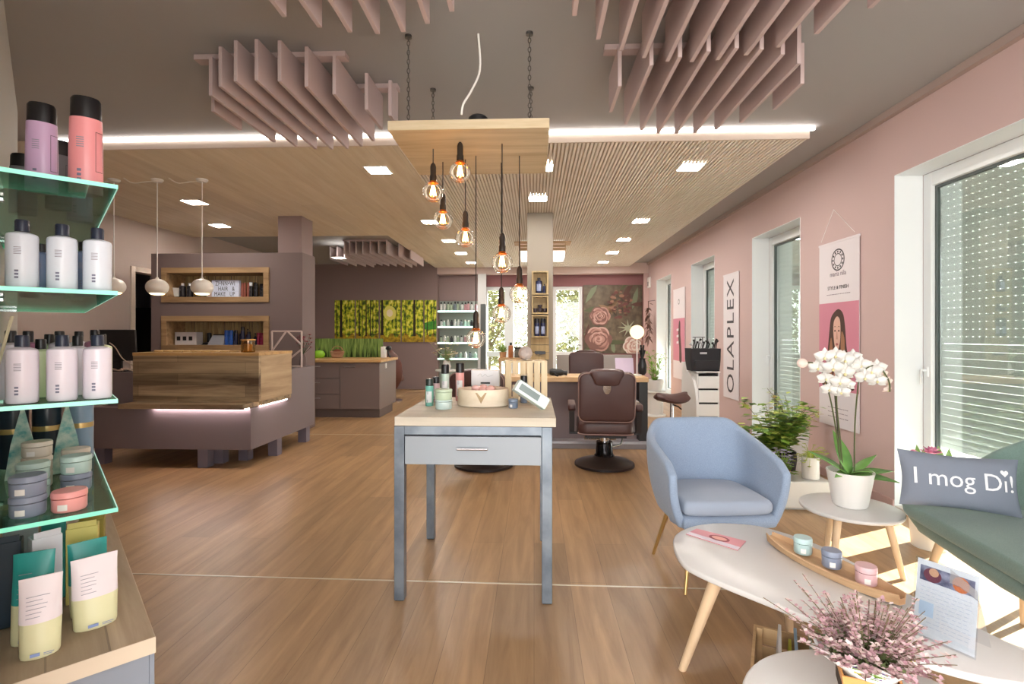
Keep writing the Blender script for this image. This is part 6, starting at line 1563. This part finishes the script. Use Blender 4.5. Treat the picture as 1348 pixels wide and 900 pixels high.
for a, b in (((f0.x, f0.y), (.68, 1.93)), ((1.12, 2.28), (1.05, 2.18)), ((1.36, 1.48), (1.28, 1.55))):
    t.part('leg', MB().tube([(b[0], b[1], ZC - .0225), (a[0], a[1], 0)], [.024, .015], 14), WOODLEG, world=True)
# ---- nested smaller table
ZS = .36; c0 = Vector((.845, 1.285, 0))
t = Thing('nesting_table', 'smaller white round-cornered table at the bottom edge of the picture', 'side table', (c0.x, c0.y, 0))
t.part('tabletop', MB().rprism([(p.x, p.y) for p in catmull([Vector((.31*math.cos(a), .295*math.sin(a), 0)) for a in [2*PI*k/12 for k in range(12)]], 4)], ZS - .022, ZS, .009, 3), TABW)
for k in range(3): a = R(80 + 120*k); t.part('leg', MB().tube([(.17*math.cos(a), .17*math.sin(a), ZS - .0225), (.25*math.cos(a), .25*math.sin(a), 0)], [.024, .015], 14), WOODLEG)
# ---- brochure
z = ZC + .001
q = [P(u, v, z=ZC) for u, v in ((903, 703.5), (917, 696.5), (982, 713), (971, 725))]
c = sum(q, Vector()) / 4
t = Thing('brochure', 'narrow pink brochure lying at the left end of the coffee table', 'brochure', (c.x, c.y, z))
t.part('pages', MB().prism([(p.x - c.x, p.y - c.y) for p in reversed(q)], 0, .003), M('brochure pink', (220, 150, 158), .4))
def lerp4(a, b): return (q[0]*(1-a)*(1-b) + q[1]*(1-a)*b + q[2]*a*b + q[3]*a*(1-b)) - c
m = MB(); m.poly([(lerp4(a, b).x, lerp4(a, b).y, .0034) for a, b in ((0, .0), (1, .0), (1, .3), (0, .34))]); t.part('pale_band', m, M('brochure pale', (224, 212, 222), .4))
m = MB(); m.poly([(lerp4(.56 + .2*math.cos(k), .55 + .28*math.sin(k)).x, lerp4(.56 + .2*math.cos(k), .55 + .28*math.sin(k)).y, .0038) for k in [2*PI*i/20 for i in range(20)]]); t.part('lip_picture', m, M('brochure dark red', (150, 60, 70), .4))
m = MB(); m.poly([(lerp4(.56 + .15*math.cos(k), .55 + .17*math.sin(k)).x, lerp4(.56 + .15*math.cos(k), .55 + .17*math.sin(k)).y, .0042) for k in [2*PI*i/20 for i in range(20)]]); t.part('skin_picture', m, M('brochure skin', (236, 176, 160), .4))
# ---- wooden boat tray with three jars
A, B = P(1013, 714, z=ZC), P(1188, 800, z=ZC); ax = (B - A); L_ = ax.length; ang = math.atan2(ax.y, ax.x)
t = Thing('boat_tray', 'long carved wooden boat-shaped tray on the coffee table', 'tray', (A.x, A.y, z), ang)
TR = wood('carved tray wood', (182, 142, 104), (222, 188, 148), 'X', 1.0, .6, grain=12)
rings = []; N_ = 16
for i in range(N_ + 1):
    u_ = i / N_; w_ = .074 * (math.sin(PI * (u_ * .94 + .03)) ** .6); e = .018 * (abs(2*u_ - 1) ** 3); th = .032 + e*.6
    rings.append([(u_*L_, -w_*.7, e*.5 + .0), (u_*L_, w_*.7, e*.5 + .0), (u_*L_, w_, th), (u_*L_, w_*.86, th + .002), (u_*L_, w_*.62, .012 + e), (u_*L_, -w_*.62, .012 + e), (u_*L_, -w_*.86, th + .002), (u_*L_, -w_, th)])
t.part('hull', MB().ring_loft(rings), TR)
dr = ax.normalized(); sd = Vector((-dr.y, dr.x, 0))
for (u, v, cm, nm) in ((1043, 733, M('aqua jar', (176, 202, 202), .35), 'pale aqua jar at the upper end of the boat tray'), (1078.5, 752, M('steel blue jar', (132, 142, 162), .35), 'steel blue jar in the middle of the boat tray'), (1120, 775, M('rose jar', (212, 176, 180), .35), 'rose pink jar at the lower end of the boat tray')):
    p = P(u, v, z=ZC + .015); s_ = (p - A).dot(dr); p = A + dr * s_
    jar('small_jar', nm, 'jar', (p.x, p.y, z + .0245), .0335, .062, cm, cm, 'jars in the boat tray', lidk=.36)
# ---- flyer stand
Lp, Rp = P(1201, 800, t=1.517), P(1283, 800, t=1.39); ang = math.atan2(Rp.y - Lp.y, Rp.x - Lp.x); w = .152; h = .225
t = Thing('flyer_stand', 'clear tent stand with a printed white flyer on the coffee table', 'flyer stand', ((Lp.x+Rp.x)/2, (Lp.y+Rp.y)/2 - .0, z), ang)
tilt = Matrix.Rotation(R(-9), 4, 'X')
def tp(name, mb, mat): mb.xf(tilt); return t.part(name, mb, mat)
tp('flyer', MB().box(-w/2 + .004, w/2 - .004, -.0006, .0006, .006, h - .004), M('flyer paper', (238, 236, 232), .45))
tp('acrylic_front', MB().box(-w/2, w/2, -.0035, -.002, 0.002, h), glass('acrylic', (245, 248, 252), .03))
m = MB(); m.add([(w*.12, .004, h), (w*.5, .004, h*.84), (w*.5, .10, .004), (-w*.2, .10, .004)], [(0, 1, 2, 3)]); t.part('acrylic_back', m, glass('acrylic', (245, 248, 252), .03))
tp('photo_strip', MB().box(-w*.42, w*.42, -.0012, -.0007, h*.72, h*.91), M('photo navy', (70, 74, 104), .4, noise=(30, (170, 170, 186))))
tp('photo_face', MB().poly([(-w*.22 + .022*math.cos(a), -.0015, h*.81 + .02*math.sin(a)) for a in [2*PI*i/14 for i in range(14)]]), M('photo plum', (120, 50, 70), .4)); tp('photo_head', MB().poly([(-w*.2 + .012*math.cos(a), -.0018, h*.85 + .012*math.sin(a)) for a in [2*PI*i/14 for i in range(14)]]), M('photo skin', (222, 170, 130), .4)); tp('photo_orange', MB().poly([(w*.22 + .02*math.cos(a), -.0015, h*.81 + .022*math.sin(a)) for a in [2*PI*i/14 for i in range(14)]]), M('photo orange', (226, 126, 70), .4))
m = MB()
for j in range(11):
    x = -w*.12 if 3 < j < 9 else -w*.4
    while x < w*.36: l = random.uniform(.006, .016); m.box(x, min(x + l, w*.4), -.0012, -.0007, h*(.64 - .048*j), h*(.645 - .048*j)); x += l + .004
tp('small_print', m, M('flyer grey print', (196, 202, 212), .5)); tp('blue_box', MB().box(-w*.40, -w*.17, -.0012, -.0007, h*.28, h*.46), M('flyer blue', (202, 218, 230), .5))
# ---- magazine crate under the table
t = Thing('magazine_crate', 'small open wooden crate on the floor under the coffee table', 'crate', (.925, 1.765, 0), R(-25))
CB = wood('crate board', (188, 152, 108), (222, 190, 146), 'X', 1.0, .6, grain=12)
w, d_, h = .17, .15, .215
for k in range(3):
    z0 = .004 + k*.072
    for y in (-d_, d_ - .01): t.part('board', MB().box(-w, w, y, y + .01, z0, z0 + .062), CB, bev=.001)
    for x in (-w, w - .01): t.part('board', MB().box(x, x + .01, -d_ + .0105, d_ - .0105, z0, z0 + .062), CB, bev=.001)
t.part('bottom_board', MB().box(-w + .0105, w - .0105, -d_ + .0105, d_ - .0105, .0, .01), CB)
for sx in (-1, 1):
    for sy in (-1, 1): t.part('corner_post', MB().box(sx*(w - .0205) - .0095, sx*(w - .0205) + .0095, sy*(d_ - .0205) - .0095, sy*(d_ - .0205) + .0095, .0105, h), CB)
mg = [('white rolled magazine at the left of the floor crate', (226, 226, 230), -.10, 12), ('pale blue magazine standing in the floor crate', (150, 178, 204), -.02, -10), ('grey green magazine in the middle of the floor crate', (140, 150, 132), .03, -14), ('dark magazine at the right of the floor crate', (52, 50, 60), .09, -16), ('yellow-green leaflet in the floor crate', (206, 206, 70), -.06, 8)]
Rz = Matrix.Rotation(R(-25), 4, 'Z')
for k, (lb, cl, x, tl) in enumerate(mg):
    q = Rz @ Vector((x, -.0, 0)); solo('magazine', lb, 'magazine', MB().box(-.005, .005, -.10, .10, 0, .235 if k < 4 else .19), M('magazine %d' % k, cl, .4), (.925 + q.x, 1.765 + q.y, .0225), rot=(0, R(tl * .35), R(-25)), bev=.001)
# ---- heather in its wooden pot on the nesting table
hc = P(1150, 884, z=ZS + .04)
t = Thing('heather_pot', 'pink heather in an orange wooden pot wrapped in flowered paper', 'potted plant', (.865, 1.36, ZS + .001), R(-22))
OW = wood('orange pot wood', (196, 130, 70), (224, 166, 100), 'X', 1.0, .5, grain=12)
m = MB(); q = .066; m.ring_loft([[(-q*.85, -q*.85, 0), (q*.85, -q*.85, 0), (q*.85, q*.85, 0), (-q*.85, q*.85, 0)], [(-q, -q, .085), (q, -q, .085), (q, q, .085), (-q, q, .085)], [(-q*.93, -q*.93, .085), (q*.93, -q*.93, .085), (q*.93, q*.93, .085), (-q*.93, q*.93, .085)], [(-q*.8, -q*.8, .01), (q*.8, -q*.8, .01), (q*.8, q*.8, .01), (-q*.8, q*.8, .01)]]); t.part('wooden_pot', m, OW)
m = MB(); n = 28; rings = []
for k, (r, zz_) in enumerate(((.052, .03), (.066, .085), (.088, .118), (.098, .126))): rings.append([((r*(1 + (.12*math.sin(5*a + 1) if k > 1 else 0)))*math.cos(a), (r*(1 + (.12*math.sin(5*a + 1) if k > 1 else 0)))*math.sin(a), zz_ + (.012*math.sin(3*a) if k > 1 else 0)) for a in [2*PI*i/n for i in range(n)]])
m.ring_loft(rings, True, False); wr = t.part('paper_wrap', m, M('wrap paper', (226, 226, 220), .6), solid=.0015)
m = MB(); m2 = MB(); m3 = MB()
for k in range(60):
    a = random.uniform(0, 2*PI); r_ = random.uniform(.068, .092); zz_ = .085 + (r_ - .066)*1.4 + .004; c = Vector((r_*math.cos(a), r_*math.sin(a), zz_ + .003)); m.m = k % 3; mm = m
    for j in range(4): leaf(mm, c, c + Vector((.012*math.cos(j*1.57 + k), .012*math.sin(j*1.57 + k), .003)), .011, n=2)
o = link('flower_print', m, [M('violet print', (110, 70, 150), .6), M('green print', (150, 186, 70), .6), M('yellow print', (220, 200, 70), .6)]); o.parent = wr
m = MB()
for k in range(5): leaf(m, (-.085, -.02, .11), (-.085 - .05*math.cos(k*.7 - 1.4), -.02 - .05*math.sin(k*.7 - 1.4), .12 + .015*(k % 2)), .05, n=4)
t.part('ribbon_bow', m, M('white ribbon', (236, 236, 236), .6), solid=.001)
st = MB(); fl = [MB(), MB(), MB()]; gr = MB()
for k in range(190):
    a = random.uniform(0, 2*PI); q = random.random() ** .55; el = R(88 - 64*q); L_ = random.uniform(.10, .175) if k > 12 else random.uniform(.19, .27)
    b0 = Vector((.035*math.cos(a)*q, .035*math.sin(a)*q, .10)); d = Vector((math.cos(a)*math.cos(el), math.sin(a)*math.cos(el), math.sin(el)))
    ps_ = [b0 + d*L_*s_ + Vector((0, 0, -.02*s_*s_*q)) for s_ in (0, .33, .66, 1)]
    st.tube(ps_, .0011, 4)
    for j in range(22):
        s_ = random.uniform(.3, 1.0); c = b0 + d*L_*s_ + Vector((0, 0, -.02*s_*s_*q)); a2 = random.uniform(0, 2*PI); e2 = random.uniform(-.3, .9)
        mm = fl[j % 3] if s_ > .45 else gr
        leaf(mm, c, c + Vector((.013*math.cos(a2), .013*math.sin(a2), .009*e2)), .011, n=2)
    for j in range(5): s_ = random.uniform(.1, .6); c = b0 + d*L_*s_; a2 = random.uniform(0, 2*PI); leaf(gr, c, c + Vector((.016*math.cos(a2), .016*math.sin(a2), .01)), .005, n=2)
t.part('stems', st, M('heather stem', (110, 96, 70), .8)); t.part('needles', gr, M('heather needle', (104, 116, 72), .7))
for mm, cl in zip(fl, ((214, 182, 186), (194, 152, 162), (226, 208, 204))): t.part('blossoms', mm, M('heather %d' % cl[0], cl, .7))
t.part('soil', MB().box(-.062, .062, -.062, .062, .012, .07), M('soil', (60, 46, 36), .9))
# ---- orchid side table
so = Vector((1.765, 2.925, 0)); ZO = .35
t = Thing('orchid_table', 'small white round side table on beech legs carrying the orchid', 'side table', (so.x, so.y, 0))
t.part('tabletop', MB().rprism(circle(.25, 44), ZO - .02, ZO, .008, 3), TABW)
for (fx, fy) in ((-.16, -.12), (.20, -.11), (.0, .22)): t.part('leg', MB().tube([(fx*.72, fy*.72, ZO - .0205), (fx*1.05, fy*1.05, 0)], [.021, .014], 14), WOODLEG)
op = P(1119, 664, t=2.86); ox, oy = op.x, op.y
t = Thing('orchid', 'white moth orchid in a white pot on the small round side table', 'orchid', (ox, oy, ZO + .001))
t.part('pot', MB().lathe([(.078, 0), (.086, .01), (.112, .165), (.118, .195), (.110, .195), (.10, .16), (0, .15)], n=36), WHITE)
t.part('bark', MB().lathe([(0, .1505), (.098, .1505), (0, .17)], n=24), M('bark chips', (84, 62, 46), .9, noise=(60, (120, 92, 66))))
ORL = M('orchid leaf', (92, 140, 66), .4, noise=(10, (116, 160, 80)))
for (dx, dy, dz, wd, sg) in ((.20, -.10, .02, .07, .03), (.25, .02, .05, .065, .03), (-.22, .02, .15, .07, .02), (-.05, .08, .24, .09, .0), (.05, -.12, .10, .06, .05), (-.13, -.08, .05, .06, .04), (.19, .07, .12, .05, .02)):
    m = MB(); leaf(m, (0, 0, .165), (dx, dy, .165 + dz), wd, (0, -.3, 1), sg, 8, .25); t.part('leaf', m, ORL, solid=.004)
zf = lambda v: CAM_H + (HOR - v) / F_PX * 2.88 - ZO
xf_ = lambda u: (u - 1119) / F_PX * 2.88
OST = M('orchid stem', (78, 84, 48), .6)
stems = [[(1108, 628), (1106, 590), (1100, 545), (1094, 515), (1086, 490), (1074, 478), (1058, 478)], [(1112, 628), (1108, 580), (1103, 530), (1104, 500), (1110, 482), (1118, 474)], [(1124, 630), (1124, 560), (1126, 515), (1128, 494), (1138, 482), (1150, 482), (1162, 500), (1164, 514)]]
for k, s_ in enumerate(stems): t.part('stem', MB().tube(catmull([Vector((xf_(u), .02*math.sin(i*.5 + k) - .01*k, zf(v))) for i, (u, v) in enumerate(s_)], 5, False), .004, 7), OST)
t.part('support_stick', MB().cyl((xf_(1110), .015, .15), (xf_(1101), .01, zf(520)), .0035, .0035, 6), M('dark stick', (50, 46, 34), .7))
PET = M('orchid white petal', (226, 225, 222), .5, noise=(3, (218, 216, 210))); LIPM = M('orchid yellow lip', (226, 216, 160), .5)
PETP = M('orchid blush petal', (232, 210, 200), .5)
def blossom(u, v, dy, r, face, mat=PET):
    c = Vector((xf_(u), dy, zf(v))); f = Vector(face).normalized(); up = Vector((0, 0, 1)); sd = f.cross(up).normalized(); up = sd.cross(f).normalized()
    m = MB()
    for a_, w_, l_ in ((90, .62, 1.0), (-28, .62, .92), (208, .62, .92), (18, 1.05, 1.0), (162, 1.05, 1.0)):
        d = sd*math.cos(R(a_)) + up*math.sin(R(a_)); o_ = f*(.004 if w_ > 1 else 0)
        n0 = len(m.v); leaf(m, c + o_, c + o_ + d*r*l_ - f*.006, r*w_, f, 0, 5, -.1)
    b = t.part('blossom', m, mat, solid=.0012)
    m = MB(); m.ball(c + f*.008 - up*r*.12, (r*.12, r*.12, r*.15), 10, 7); o = link('lip', m, LIPM); o.parent = b
for (u, v, dy, r) in ((1084, 470, -.02, .052), (1096, 468, -.035, .05), (1108, 474, -.03, .054), (1078, 484, .0, .05), (1092, 484, -.04, .055), (1106, 490, -.045, .055), (1118, 484, -.01, .05), (1086, 498, -.015, .045), (1100, 502, -.045, .05), (1090, 512, -.02, .042), (1104, 515, -.03, .045), (1114, 506, -.01, .04),
                     (1130, 480, -.02, .05), (1140, 488, -.04, .056), (1150, 484, -.02, .05), (1132, 496, -.04, .05), (1148, 500, -.035, .048), (1124, 470, .01, .045)):
    blossom(u, v, dy, r * 1.08, (-.45 + random.uniform(-.35, .35), -1, random.uniform(-.25, .15)))
for (u, v, r) in ((1158, 492, .036), (1164, 502, .034), (1163, 512, .03)): blossom(u, v, -.02, r, (.3, -1, -.4), PETP)
m = MB().ball((xf_(1058), 0, zf(478)), (.03, .02, .027), 12, 8); t.part('bud', m, PETP)
# ---- pink lotus plant behind the cushion, on the sill
lp = P(1223, 598, X=2.44)
t = Thing('lotus_plant', 'pink lotus flowers with pointed leaves behind the lettered cushion', 'potted plant', (lp.x, lp.y, 0))
zl = lp.z
t.part('pot', MB().lathe([(.09, 0), (.11, .28), (.10, .28), (0, .25)], n=24), WHITE)
m = MB()
for k in range(7): m.tube([(0, 0, .25), (random.uniform(-.1, .1), random.uniform(-.05, .05), zl - .06)], .004, 5)
t.part('stems', m, M('leaf green', (112, 150, 56), .55))
for (dx, dz, r, nm) in ((.015, 0, .068, 'blossom'), (-.095, .012, .026, 'bud')):
    m = MB()
    for ring, (n_, el, l_) in enumerate(((8, 20, 1.0), (7, 45, .9), (5, 70, .75))):
        for k in range(n_): a = 2*PI*k/n_ + ring*.4; c = Vector((dx, 0, zl + dz)); leaf(m, c, c + Vector((math.cos(a)*math.cos(R(el)), math.sin(a)*math.cos(R(el)), math.sin(R(el))))*r*l_, r*.45, (0, 0, 1), 0, 4, .3)
    t.part(nm, m, M('lotus pink', (216, 110, 160), .55, noise=(20, (236, 160, 190))), solid=.001)
for (dx, h_, lean) in ((-.05, .055, -.01), (.085, .05, -.015), (.125, .035, .01), (-.02, .03, .0)):
    m = MB(); leaf(m, (dx, .02, zl - .07), (dx + lean, .02, zl + h_), .045, (0, -1, .1), 0, 5, .2); t.part('leaf', m, M('lotus leaf', (110, 150, 70), .5))
